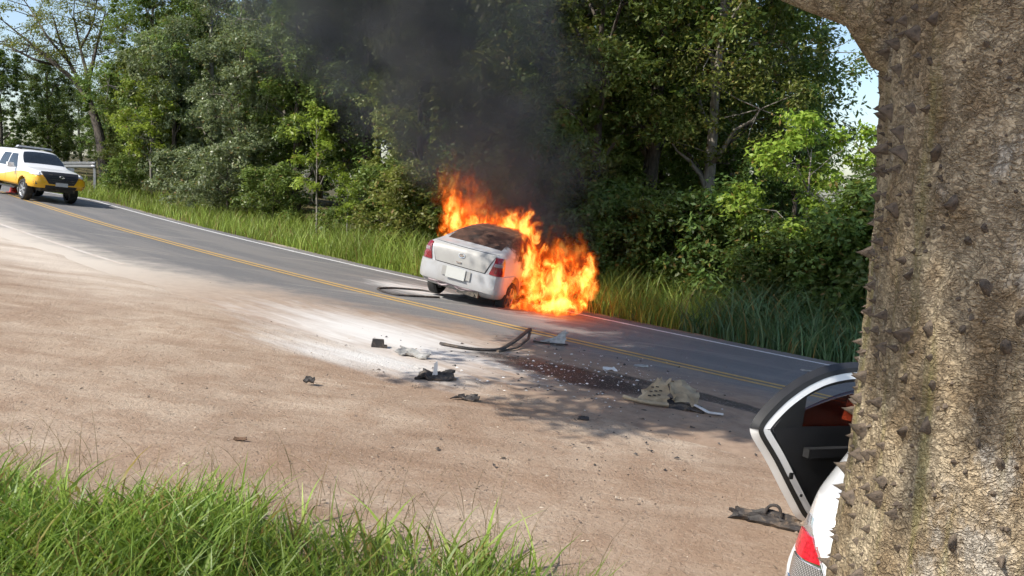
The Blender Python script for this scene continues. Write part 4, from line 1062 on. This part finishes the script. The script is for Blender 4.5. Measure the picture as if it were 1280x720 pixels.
# ------------------------------------------------------------------ near white car at the right, rear towards us, rear door open
NH = math.radians(31)
nf = np.array([math.sin(NH), math.cos(NH)]); nleft = np.array([-math.cos(NH), math.sin(NH)])
corner = at(994, 690, 4.05)
nc = corner[:2] + nf*2.02 - nleft*.72
ncz = float(plane_z(nc[0], nc[1]))-.22
near = empty('parked_white_car', mw=place(nf, (nc[0], nc[1], ncz), PN))
def near_car(e):
    paint = M['near_paint']; wb, tr, wr_ = 1.26, .74, .30
    cuts = [cyl_cut(x, wr_+.015, wr_+.055, y0, y1) for x in (-wb, wb) for y0, y1 in ((-1.2, -.52), (.52, 1.2))]
    P = dict(SED); 
    P['ztop'] = [.90, 1.04, 1.08, 1.10, 1.13, 1.30, 1.44, 1.48, 1.47, 1.40, 1.14, 1.05, 1.0, .88, .77, .64]
    P['zbelt'] = [.84, .96, .99, 1.0, 1.0, .99, .98, .97, .96, .95, .96, .95, .90, .79, .69, .57]
    me = body_loft(**P, cutters=cuts, name='near_car_body'); me.materials.clear(); bv = bvh_of(me)
    link('body', me, paint, e); me.polygons.foreach_set('use_smooth', np.ones(len(me.polygons), bool)); me.set_sharp_from_angle(angle=math.radians(32))
    for x in (-wb, wb):
        for s in (-1, 1): wheel(e, x, s*tr, wr_, .19, s)
    gl = M['glass_dark']
    shell('rear_window', bv, rays_quad([(-1.44, -.60, 3), (-.74, -.47, 3), (-.74, .47, 3), (-1.44, .60, 3)], (0, 0, -1), 8, 12, round_=.05), .004, gl, e)
    shell('windscreen', bv, rays_quad([(.58, -.48, 3), (1.12, -.62, 3), (1.12, .62, 3), (.58, .48, 3)], (0, 0, -1), 8, 12, round_=.05), .004, gl, e)
    for s in (-1, 1):
        shell('side_window', bv, rays_quad([(-.06, s*2, 1.0), (.92, s*2, 1.0), (.42, s*2, 1.37), (-.06, s*2, 1.37)], (0, -s, 0), 8, 6), .004, gl, e)
        shell('door_joint', bv, rays_quad([(.974, s*2, .30), (.982, s*2, .30), (.982, s*2, .97), (.974, s*2, .97)], (0, -s, 0), 1, 10), .0015, M['seal'], e)
        mb = MB(); mb.box((.78, s*.96, 1.03), (.06, .10, .075), taper=.8); mb.build('mirror', paint, e)
    shell('side_window', bv, rays_quad([(-.98, -2, 1.0), (-.12, -2, 1.0), (-.12, -2, 1.37), (-.62, -2, 1.37)], (0, 1, 0), 8, 6), .004, gl, e)
    # opening left by the swung-out rear door: dark sheet in place of the cabin's shade
    shell('door_opening_shade', bv, rays_quad([(-.80, 2, .28), (-.09, 2, .28), (-.09, 2, 1.39), (-.62, 2, 1.37)], (0, -1, 0), 8, 10), .003, M['seal'], e)
    # boot lid with joint, bumper
    shell('boot_gap', bv, rays_quad([(-4, -.47, .62), (-4, .47, .62), (-4, .665, 1.09), (-4, -.665, 1.09)], (1, 0, 0), 16, 10), .003, M['seal'], e)
    shell('boot_lid', bv, rays_quad([(-4, -.455, .63), (-4, .455, .63), (-4, .65, 1.06), (-4, -.65, 1.06)], (1, 0, 0), 20, 12), .02, paint, e)
    shell('rear_bumper', bv, rays_fan(-1.0, 0, 108, 252, .32, .66, 40, 6), .035, paint, e)
    shell('front_bumper', bv, rays_fan(1.0, 0, -72, 72, .26, .60, 36, 5), .03, paint, e)
    for s in (-1, 1):
        dl = np.array([1, -s*.75, 0]); dl /= np.linalg.norm(dl)
        B = lambda y, z: np.array([-2.02, s*y, z])-dl*1.5
        lamp = shell('tail_lamp', bv, rays_quad([B(.50, .58), B(.835, .58), B(.80, .985), B(.705, .985)], dl, 10, 14, round_=.02), .020, M['lamp_chrome'], e)
        shell('red_lens', bv, rays_quad([B(.60, .79), B(.815, .80), B(.795, .915), B(.67, .91)], dl, 8, 8, round_=.07), .030, M['red_lens_bright'], lamp)
        shell('mesh_lens', bv, rays_quad([B(.545, .665), B(.825, .67), B(.815, .787), B(.60, .777)], dl, 8, 8, round_=.07), .028, M['lamp_mesh'], lamp)
        shell('chrome_strip', bv, rays_quad([B(.53, .64), B(.83, .645), B(.83, .661), B(.54, .655)], dl, 8, 2), .032, M['chrome'], lamp)
        df = np.array([-1, -s*.4, 0]); df /= np.linalg.norm(df)
        Bf = lambda y, z: np.array([2.0, s*y, z])-df*1.5
        shell('headlamp', bv, rays_quad([Bf(.42, .62), Bf(.78, .64), Bf(.76, .80), Bf(.42, .74)], df, 6, 4), .012, M['clear_lens'], e)
    mb = MB(); mb.box((0, 0, .235), (1.7, .55, .03)); mb.build('underbody', M['dark_metal'], e)
    # ---- the open rear door: x from hinge back, inner side towards -y
    hx, hy = -.09, .86
    d = empty('open_door', (hx, hy, .13)); d.parent = e; d.rotation_euler = (0, 0, math.pi-DOOR)
    # outline from the sill at the trailing edge, round the pointed corner, along the roof frame to the hinge
    OUT = np.array([(0, .28), (.36, .28), (.44, .37), (.58, .53), (.75, .73), (.89, .87), (.95, .93), (.95, .97), (.88, 1.06), (.75, 1.18), (.58, 1.285), (.40, 1.355), (.20, 1.39), (0, 1.40)])
    def dens(P_, n):
        L = np.concatenate([[0], np.cumsum(np.linalg.norm(np.diff(P_, axis=0), axis=1))]); q = np.linspace(0, L[-1], n)
        o_ = np.stack([np.interp(q, L, P_[:, k]) for k in (0, 1)], 1)
        for _ in range(9): o_[1:-1] = (o_[:-2]+2*o_[1:-1]+o_[2:])/4
        return o_
    O = dens(OUT, 90)
    def inset(k):
        t = np.gradient(O, axis=0); t /= np.linalg.norm(t, axis=1)[:, None]; nn = np.stack([-t[:, 1], t[:, 0]], 1)
        p = O+nn*k; p[:, 0] = np.maximum(p[:, 0], 0); p[:, 1] = np.maximum(p[:, 1], .28+min(k, .06))
        return p
    def band(name, k0, y0, k1, y1, mat, i0=0, i1=90, extra=None):
        A, B_ = inset(k0)[i0:i1], inset(k1)[i0:i1]
        rows = [[(p[0], y0, p[1]) for p in A], [(p[0], y1, p[1]) for p in B_]]
        if extra: rows += [[(p[0], extra[1], p[1]) for p in inset(extra[0])[i0:i1]]]
        mb = MB(); mb.grid(np.array(rows)); return mb.build(name, mat, d, angle=50)
    tip = 45
    tipi = int(np.argmax(O[:, 0]))
    s_ = DSIDE
    band('outer_skin', 0, .030*s_, .05, .034*s_, paint, 0, tipi+1)
    band('shut_face', 0, .030*s_, .045, -.016*s_, paint, 0, tipi+1)
    band('window_applique', 0, .026*s_, .030, -.016*s_, M['black_plastic'], tipi, 90)
    band('door_seal', .028, -.018*s_, .056, -.034*s_, M['seal'])
    band('inner_frame', .052, -.030*s_, .098, -.044*s_, paint, extra=(.104, -.032*s_))
    band('glass_seal', .100, -.040*s_, .122, -.032*s_, M['seal'])
    # outer skin panel and inner trim below the belt
    def fill(name, k, y, z0, z1, mat, x0=None, nz=14):
        p = inset(k); lower = p[:tipi+1]; upper = p[tipi:]
        rows = []
        for z in np.linspace(z0, z1, nz):
            if z <= p[tipi, 1]: xr = np.interp(z, lower[:, 1], lower[:, 0])
            else: xr = np.interp(z, upper[:, 1][np.argsort(upper[:, 1])], upper[:, 0][np.argsort(upper[:, 1])])
            rows.append([(x_, y, z) for x_ in np.linspace(0 if x0 is None else x0, max(xr, .01), 12)])
        mb = MB(); mb.grid(np.array(rows)); return mb.build(name, mat, d)
    fill('door_panel', .0, .031*s_, .28, .93, paint)
    fill('inner_trim', .115, -.038*s_, .30, .97, M['door_trim'])
    # armrest, pull and latch details
    mb = MB(); mb.box((.30, -.065*s_, .80), (.20, .025, .03)); mb.build('armrest', M['door_trim'], d)
    # the fixed black corner and the half-lowered tinted pane
    mb = MB(); mb.add([(.54, -.035*s_, .95), (.80, -.035*s_, .95), (.70, -.035*s_, 1.07), (.54, -.035*s_, 1.20)], [(0, 1, 2, 3)]); mb.build('fixed_corner', M['seal'], d)
    rows = []
    for x_ in np.linspace(.02, .56, 14):
        top = 1.22-.16*(x_/.6)**1.5
        rows.append([(x_, -.012*s_+.012*math.sin(x_), z) for z in np.linspace(.92, top, 8)])
    mb = MB(); mb.grid(np.array(rows)); pn = mb.build('tinted_pane', M['brown_glass'], d)
    md = pn.modifiers.new('thick', 'SOLIDIFY'); md.thickness = .004
    # latch slot and striker hole in the painted shut face
    c0 = inset(.076); ti = int(tipi*.62)
    for k_, (u, hw, hh_) in enumerate(((ti, .016, .022), (ti-7, .008, .009))):
        p = c0[u]; mb = MB(); mb.box((p[0], -.040*s_, p[1]), (hw, .005, hh_)); mb.build('latch_slot', M['seal'], d, smooth=False)
    tag(e, 'white car with its rear door open, half hidden by the thorny trunk', 'car')
DOOR, DSIDE = math.radians(31.5), -1
g = G('lamp_chrome_body'); M['lamp_chrome'] = g.surf(g.bsdf((.72, .75, .80), .12, **{'Metallic': .9}))
g = G('lamp_mesh_lens'); o_ = g.obj()
_w2 = g.n('TexWave', {'Vector': g.mapping(o_, rot=(0, 0, 0), sc=(1, 1, 1)), 'Scale': 40.0}, bands_direction='Z').outputs[0]
_w3 = g.n('TexWave', {'Vector': g.mapping(o_, rot=(0.0, 0, 0)), 'Scale': 40.0}, bands_direction='Y').outputs[0]
M['lamp_mesh'] = g.surf(g.bsdf(g.mix(g.mr(g.math('MULTIPLY', _w2, _w3), .2, .5), (.07, .065, .065), (.50, .48, .47)), .15, **{'Coat Weight': 1.0}))
M['door_trim'] = m_plain('dark_door_trim', (.011, .011, .012), .7, scale=30, bump=.15)
g = G('brown_tinted_glass')
M['brown_glass'] = g.surf(g.n('MixShader', {0: .10, 1: g.n('BsdfTransparent', {'Color': (.42, .16, .10, 1)}).outputs[0], 2: g.n('BsdfGlossy', {'Color': (.9, .9, .9, 1), 'Roughness': .03}).outputs[0]}).outputs[0])
near_car(near)

# ------------------------------------------------------------------ fire
def m_flame(FLAME, lo, nm):
    g = G(nm); o = g.obj(); P = g.pos()
    oi = g.n('ObjectInfo').outputs['Random']
    warp = g.vm('SUBTRACT', g.noise(g.mapping(P, sc=(1, 1, .55)), 1.5, 1, .6, 0, True), (.5, .5, .5))
    q = g.vm('ADD', o, g.vm('MULTIPLY', warp, (1.0, 1.0, .7)))
    x = g.xyz(q)
    tap = g.mr(x[2], -1, 1, 1.0, .42, False)
    ln = g.vm('LENGTH', g.comb(g.math('DIVIDE', x[0], tap), g.math('DIVIDE', x[1], tap), x[2]))
    base = g.math('SUBTRACT', 1.0, ln)
    nv = g.mapping(P, loc=(0, 0, 0), rot=(0, .25, 0), sc=(1, 1, .6))
    n = g.noise(nv, 4.2, 5, .68, .8)
    rid = g.math('SUBTRACT', 1.0, g.math('ABSOLUTE', g.math('MULTIPLY', g.math('SUBTRACT', g.noise(nv, 5.2, 3, .6, 0), .5), 4.5)))
    h = g.math('ADD', g.math('MULTIPLY', base, 1.1), g.math('ADD', g.math('MULTIPLY', g.math('SUBTRACT', n, .5), 4.6), g.math('MULTIPLY', g.math('SUBTRACT', rid, .4), .38)))
    h = g.math('ADD', h, g.math('MULTIPLY', g.xyz(o)[2], -.22))
    heat = g.mr(h, lo, 1.2, 0, 1, False)
    col = g.ramp(heat, [(0.0, (.55, .03, .0)), (.25, (.95, .085, .006)), (.45, (1.0, .16, .012)), (.72, (1.0, .33, .035)), (.95, (1.0, .62, .16))])
    st = g.math('MULTIPLY', g.math('POWER', heat, 2.1), FLAME)
    em = g.n('Emission', {0: col, 1: st}).outputs[0]
    ab = g.n('VolumeAbsorption', {'Color': (.9, .35, .10, 1), 'Density': g.math('MULTIPLY', heat, 5.0)}).outputs[0]
    m = g.vol(g.n('AddShader', {0: em, 1: ab}).outputs[0])
    m.cycles.volume_step_rate = .4
    return m
M['flame'] = m_flame(12.0, .24, 'flame'); M['smoke_glow'] = m_flame(1.6, .12, 'red_smoke_glow')
def ball(name, nu=20, nv=14):
    mb = MB(); V = []
    mb.lathe([(max(.001, math.sin(math.pi*i/nv)), -math.cos(math.pi*i/nv)) for i in range(nv+1)], nu, 'z'); return mb.mesh(name)
fire = empty('fire', tuple(hit(690, 385)))
fl = ball('flame'); fl.materials.append(M['flame'])
FL = [(571, 270, 24, 36, 18.7, 1.0), (558, 258, 12, 26, 18.9, 1.0), (600, 286, 34, 18, 18.5, 1.1), (634, 288, 32, 26, 18.2, 1.1), (655, 292, 24, 34, 17.9, 1.0), (664, 322, 24, 44, 17.2, 1.0),
      (668, 352, 24, 36, 16.8, 1.0), (692, 346, 30, 42, 16.8, 1.0), (716, 350, 26, 36, 16.7, 1.0), (733, 346, 17, 30, 16.8, 1.0), (694, 377, 44, 13, 16.4, 1.2), (700, 328, 18, 22, 17.0, 1.0), (648, 370, 12, 18, 16.7, 1.0)]
for px, py, rw, rh, dep, k in FL:
    w = at(px, py, dep); o = bpy.data.objects.new('flame', fl); COL.objects.link(o); o.parent = fire
    o.location = tuple(w-np.array(fire.location)); o.scale = (rw*dep/FPX*1.22, rw*dep/FPX*1.1*k, rh*dep/FPX*1.25)
fl2 = fl.copy(); fl2.materials.clear(); fl2.materials.append(M['smoke_glow'])
for px, py, rw, rh, dep in ((568, 228, 30, 36, 18.8), (600, 256, 46, 28, 18.9), (700, 312, 44, 26, 17.3)):  # dim red emission stands in for smoke lit by the fire
    w = at(px, py, dep); o = bpy.data.objects.new('flame', fl2); COL.objects.link(o); o.parent = fire
    o.location = tuple(w-np.array(fire.location)); o.scale = (rw*dep/FPX*1.2, rw*dep/FPX*.8, rh*dep/FPX*1.2)
tag(fire, 'tall orange flames wrapping the roof and right side of the sedan', 'fire')
# the fire is a lamp to what stands round it
for px, py, dep, pw_ in ((705, 325, 16.6, 22), (600, 258, 19.2, 10)):
    w = at(px, py, dep); ld = bpy.data.lights.new('fire_light', 'POINT'); ld.energy = pw_; ld.color = (1.0, .38, .08); ld.shadow_soft_size = .5
    lo = bpy.data.objects.new('fire_light', ld); COL.objects.link(lo); lo.location = tuple(w)

# ------------------------------------------------------------------ smoke
def smoke_axis(z):
    dz = z-1.6
    return .05-.72*dz+.012*dz*dz, 2.0+.74*dz-.02*dz*dz
SY = 19.0
def m_smoke():
    g = G('black_smoke'); P = g.pos(); x = g.xyz(P)
    n = g.noise(P, .75, 4, .6, 0); q = x
    dz = g.math('SUBTRACT', q[2], 1.6)
    dz2 = g.math('MULTIPLY', dz, dz)
    xc = g.math('ADD', .05, g.math('ADD', g.math('MULTIPLY', dz, -.72), g.math('MULTIPLY', dz2, .012)))
    r = g.math('ADD', 2.0, g.math('ADD', g.math('MULTIPLY', dz, .74), g.math('MULTIPLY', dz2, -.02)))
    d = g.vm('LENGTH', g.comb(g.math('DIVIDE', g.math('SUBTRACT', q[0], xc), r), g.math('DIVIDE', g.math('SUBTRACT', q[1], SY), g.math('MULTIPLY', r, .62)), 0.0))
    d = g.math('ADD', d, g.math('MULTIPLY', g.math('SUBTRACT', n, .5), 1.9))
    sh = g.mr(d, .95, .2)
    den = g.math('MULTIPLY', g.math('MULTIPLY', sh, g.mr(n, .25, .65, .15, 1.0)), SMOKE)
    den = g.math('MULTIPLY', den, g.mr(q[2], -.2, 1.6, .2, 1.0))
    m = g.vol(g.n('VolumePrincipled', {'Color': (.27, .275, .295, 1), 'Density': den, 'Anisotropy': .2}).outputs[0])
    m.cycles.volume_step_rate = .7
    return m
SMOKE = 1.15
M['smoke'] = m_smoke()
mb = MB(); rings = []
for z in np.linspace(-.3, 11, 20):
    xc, r = smoke_axis(max(z, .3)); r = r*1.05+.35
    rings.append([(xc+r*math.cos(a), SY+r*.68*math.sin(a), z) for a in np.linspace(0, 2*math.pi, 24, endpoint=False)])
rings = np.array(rings)[:, ::-1]; mb.grid(rings, closed=True); n_ = 24
mb.F += [tuple(range(n_-1, -1, -1)), tuple((len(rings)-1)*n_+j for j in range(n_))]
sm = mb.build('smoke', M['smoke'])
tag(sm, 'thick black smoke plume rising from the burning sedan', 'smoke', kind='stuff')

# ------------------------------------------------------------------ debris
M['scrap_dark'] = m_plain('dark_scrap_plastic', (.035, .03, .028), .6, var=.3, scale=14, bump=.3, dirt=.35, dirtcol=(.26, .19, .13))
M['scrap_cream'] = m_plain('dusty_cream_plastic', (.37, .30, .20), .7, var=.25, scale=8, bump=.3, dirt=.4, dirtcol=(.25, .18, .11))
M['scrap_grey'] = m_plain('dusty_grey_plastic', (.36, .35, .33), .65, var=.3, scale=9, dirt=.4, dirtcol=(.2, .17, .14))
M['scrap_white'] = m_plain('white_painted_scrap', (.68, .67, .65), .45, var=.1, dirt=.25)
M['pale_pebble'] = m_plain('pale_pebble', (.46, .39, .31), .9, var=.3, scale=4)
M['pebble'] = m_plain('brown_pebble', (.20, .15, .11), .9, var=.4, scale=4)
M['bark_flake'] = m_plain('brown_bark_flake', (.13, .075, .045), .85, var=.3, scale=30, bump=.3)
def scrap(name, px, py, parts, label, rot=0.0, cat='debris', lift=0.0):
    w = hit(px, py); z = float(max(ground_z(w[0], w[1]), plane_z(w[0], w[1])+.004))+lift
    e = empty(name, (w[0], w[1], z)); e.rotation_euler = (math.atan(GY), -math.atan(GX), rot)
    for nm, mb, mat in parts: mb.build(nm, M[mat], e, angle=35)
    tag(e, label, cat); return e
def sheet(pts, thick=.008, crump=.02, seed=0, n=10, m=8):
    """crumpled panel between four corners, with thickness"""
    r = RS(seed); c = [np.array(p, float) for p in pts]; A = np.zeros((n+1, m+1, 3))
    for i in range(n+1):
        for j in range(m+1):
            u, v = i/n, j/m; p = (c[0]*(1-u)+c[1]*u)*(1-v)+(c[3]*(1-u)+c[2]*u)*v
            A[i, j] = p+crump*np.array([fbm(np.array(u*4+seed), np.array(v*4), 3, seed+1)-.5, fbm(np.array(u*4), np.array(v*4+seed), 3, seed+2)-.5, 1.6*(fbm(np.array(u*5), np.array(v*5), 3, seed+3)-.45)])
    A += 0; jag = 1+.10*r.normal(size=(n+1, m+1, 1)); ce = A.mean((0, 1)); ed = np.zeros((n+1, m+1, 1)); ed[0] = ed[-1] = 1; ed[:, 0] = ed[:, -1] = 1
    A = ce+(A-ce)*np.where(ed > 0, jag, 1)
    mb = MB(); nrm = np.cross(c[1]-c[0], c[3]-c[0]); nrm = nrm/np.linalg.norm(nrm)
    k = (n+1)*(m+1); mb.grid(A); mb.grid(A-nrm*thick); 
    edge = [(i, 0) for i in range(n+1)]+[(n, j) for j in range(1, m+1)]+[(i, m) for i in range(n-1, -1, -1)]+[(0, j) for j in range(m-1, 0, -1)]
    ix = [i*(m+1)+j for i, j in edge]
    mb.F += [(ix[q], ix[(q+1) % len(ix)], k+ix[(q+1) % len(ix)], k+ix[q]) for q in range(len(ix))]
    return mb
def strip(P, w=.03, t=.012):
    mb = MB(); mb.tube(np.array(P, float), w, 8, flat=t/w); return mb
def gp(px, py, ref, z=.02):
    w = hit(px, py); r = hit(*ref); return (w[0]-r[0], w[1]-r[1], w[2]-r[2]+z)
def raw(name, ref, parts, label, cat='debris'):
    r = hit(*ref); e = empty(name, (r[0], r[1], float(max(ground_z(r[0], r[1]), plane_z(r[0], r[1])+.004))))
    for nm, mb, mat in parts: mb.build(nm, M[mat], e, angle=35)
    tag(e, label, cat); return e
# long bent trim lying across the dirt edge
ref = (600, 438)
raw('trim_strip', ref, [('upper_strip', strip(smooth_path([gp(550, 432, ref, .03), gp(585, 438, ref, .02), gp(625, 440, ref, .02), gp(645, 433, ref, .09), gp(662, 424, ref, .16)]), .035, .02), 'scrap_dark'),
                        ('lower_strip', strip(smooth_path([gp(622, 441, ref, .02), gp(645, 438, ref, .03), gp(660, 431, ref, .08), gp(663, 424, ref, .16)]), .022, .014), 'scrap_dark')],
    'long black bent trim strip on the ground beyond the white powder', 'trim strip')
# wire loop on the road left of the burning car
ref = (510, 368)
raw('cable_loop', ref, [('cable', strip(smooth_path([gp(549, 373, ref), gp(520, 371.5, ref), gp(495, 370, ref), gp(476, 365, ref), gp(471, 361.5, ref), gp(490, 361, ref), gp(528, 364, ref), gp(545, 367, ref)], 40), .03, .02), 'scrap_dark')],
    'thin black strip looped on the road left of the burning sedan', 'trim strip')
scrap('fender_liner', 692, 430, [('wing', sheet([(-.28, -.05, .02), (.16, -.12, .02), (.20, .05, .26), (.06, .06, .10)], .01, .05, 3), 'scrap_grey'), ('flange', strip([(-.34, -.08, .02), (-.1, -.14, .02), (.2, -.13, .03)], .02, .012), 'scrap_dark')],
      'grey curved liner piece standing near the yellow line, right of the trim strip', .1)
scrap('plastic_block', 472, 434, [('block', MB().box((0, 0, .05), (.085, .06, .05), taper=.85), 'scrap_dark'), ('tab', MB().box((.09, -.02, .02), (.03, .05, .015)), 'scrap_dark')], 'small black plastic block lying on the white powder', .2)
scrap('crushed_panel', 515, 446, [('panel', sheet([(-.2, -.07, .03), (.2, -.09, .02), (.2, .08, .06), (-.18, .08, .09)], .02, .07, 6), 'scrap_grey')], 'grey crushed plate lying at the edge of the white powder', -.25)
scrap('lamp_wreck', 543, 473, [('housing', sheet([(-.2, -.1, .02), (.22, -.08, .03), (.18, .12, .06), (-.16, .1, .05)], .03, .08, 8), 'scrap_dark'), ('white_shard', sheet([(-.03, -.02, .03), (.03, -.02, .03), (.015, .0, .19), (-.02, .0, .17)], .01, .01, 9, 4, 4), 'scrap_white')],
      'dark broken housing with an upright white shard on the dirt', .15)
scrap('dark_scrap', 583, 499, [('flake', sheet([(-.15, -.04, .015), (.14, -.05, .02), (.12, .05, .05), (-.05, .05, .03)], .012, .05, 12), 'scrap_dark')], 'small dark scrap on bare dirt nearest the grass', .0)
scrap('bumper_wreck', 828, 506, [
    ('perforated_panel', sheet([(-.34, -.06, .02), (.05, -.12, .03), (.06, .0, .42), (-.12, .04, .33)], .012, .10, 15), 'scrap_cream'),
    ('rolled_edge', strip(smooth_path([(-.46, -.05, .05), (-.34, -.1, .04), (-.15, -.16, .04), (.05, -.15, .05)]), .03, .03), 'scrap_cream'),
    ('curved_shell', sheet([(.02, .0, .40), (.10, -.1, .10), (.44, -.04, .06), (.36, .12, .28)], .015, .10, 17), 'scrap_cream'),
    ('white_tail', strip(smooth_path([(.36, -.06, .08), (.5, -.2, .04), (.66, -.22, .05)]), .03, .015), 'scrap_white'),
    ('dark_backing', sheet([(.0, -.14, .01), (.45, -.2, .02), (.42, .0, .06), (.02, .05, .10)], .012, .05, 19), 'scrap_dark')] +
    [('slot', MB().box((-.17+.055*a_+.012*b_, -.088+.014*b_+.012*a_, .13+.062*b_+.012*a_), (.017, .010, .007)), 'scrap_dark') for a_ in range(3) for b_ in range(3)],
    'large cream broken bumper piece crumpled on the road edge', -.1, 'car bumper').scale = (1.0, 1.0, .78)
scrap('plastic_bracket', 958, 652, [('bar', sheet([(-.26, -.02, .01), (.22, -.12, .01), (.24, -.02, .08), (-.22, .08, .07)], .03, .05, 23), 'scrap_dark'), ('clip', strip(smooth_path([(-.02, .0, .06), (.0, .0, .13), (.07, -.03, .14), (.09, -.04, .06)], 10), .012, .012), 'scrap_dark')],
      'dark plastic bracket on the dirt beside the open-doored car', -.1)
scrap('white_shard', 761, 463, [('shard', sheet([(-.09, -.03, .02), (.1, -.04, .02), (.08, .03, .05), (-.06, .04, .03)], .008, .03, 26, 6, 5), 'scrap_white')], 'small white shard at the far rim of the dark stain', 0)
scrap('grey_shard', 801, 459, [('shard', sheet([(-.1, -.03, .02), (.1, -.02, .02), (.1, .03, .03), (-.08, .03, .03)], .01, .02, 27, 6, 5), 'scrap_grey')], 'flat grey shard between the dark stain and the yellow line', 0)
scrap('dark_flake', 729, 524, [('flake', sheet([(-.06, -.02, .01), (.06, -.02, .01), (.06, .02, .02), (-.05, .02, .02)], .01, .02, 28, 5, 4), 'scrap_dark')], 'flat dark flake on the dirt in front of the dark stain', .1)
scrap('grey_sliver', 1012, 466, [('sliver', sheet([(-.12, .03, .02), (.12, -.03, .02), (.11, .0, .04), (-.12, .05, .03)], .01, .02, 29, 6, 4), 'scrap_grey')], 'pale sliver on the far lane beside the open car door', 0)
scrap('dark_pellet', 387, 478, [('clod', sheet([(-.05, -.03, .01), (.05, -.03, .01), (.05, .03, .05), (-.04, .03, .05)], .02, .03, 30, 6, 5), 'scrap_dark')], 'dark clod on the dirt left of the powder tip', 0)
scrap('bark_flake', 300, 551, [('flake', sheet([(-.05, -.012, .01), (.05, -.012, .012), (.045, .012, .03), (-.045, .012, .02)], .008, .02, 31, 6, 4), 'bark_flake')], 'small brown bark flake on the dirt just above the grass', .15) if 'bark_flake' in M else None

# fragments too many to count
rg = RS(91); V = []; F = []
def fragments(name, n, cpx, spread, size, mat, label, seed, ang):
    r = RS(seed); mbv = []; fs = []
    for i_ in range(n):
        p = cpx[r.randint(len(cpx))]; w = hit(p[0]+r.normal()*spread[0], p[1]+r.normal()*spread[1])
        z = float(max(ground_z(w[0], w[1]), plane_z(w[0], w[1])+.004))
        s = size*(.3+r.rand()**2*1.4); a_ = r.rand()*6.28
        R = np.array([[math.cos(a_), -math.sin(a_), 0], [math.sin(a_), math.cos(a_), 0], [0, 0, 1]])
        o_ = len(mbv)
        q = np.array([(-1, -.4, 0), (.7, -.6, .1), (1, .3, .25), (-.2, .6, .35), (-.3, .0, .6)])*(1+.35*r.normal(size=(5, 3)))*s
        mbv += [tuple(np.array([w[0], w[1], z])+R @ v_) for v_ in q]
        fs += [(o_, o_+1, o_+4), (o_+1, o_+2, o_+4), (o_+2, o_+3, o_+4), (o_+3, o_, o_+4)]
    me = bpy.data.meshes.new(name); me.from_pydata(mbv, [], fs); me.update()
    tag(link(name, me, M[mat]), label, 'fragments', kind='stuff')
fragments('glass_fragments', 420, [(700, 465), (720, 470), (690, 460), (780, 470), (800, 490)], (55, 13), .013, 'scrap_white', 'pale glass and plastic fragments strewn over the dark stain', 3, 0)
fragments('dark_fragments', 380, [(700, 465), (720, 470), (640, 460), (780, 480), (820, 530), (760, 560), (480, 450)], (75, 24), .016, 'scrap_dark', 'dark plastic crumbs strewn round the crash debris', 4, 0)
fragments('pale_gravel', 350, [(200, 430), (300, 480), (120, 500), (500, 520), (700, 580), (850, 620), (600, 620), (400, 540)], (130, 50), .009, 'pale_pebble', 'small pale gravel scattered over the dirt lot', 15, 0)
fragments('pebbles', 1100, [(200, 430), (300, 480), (120, 500), (500, 520), (700, 580), (850, 620), (600, 620)], (110, 40), .010, 'pebble', 'small brown pebbles and clods scattered over the dirt', 5, 0) if 'pebble' in M else None
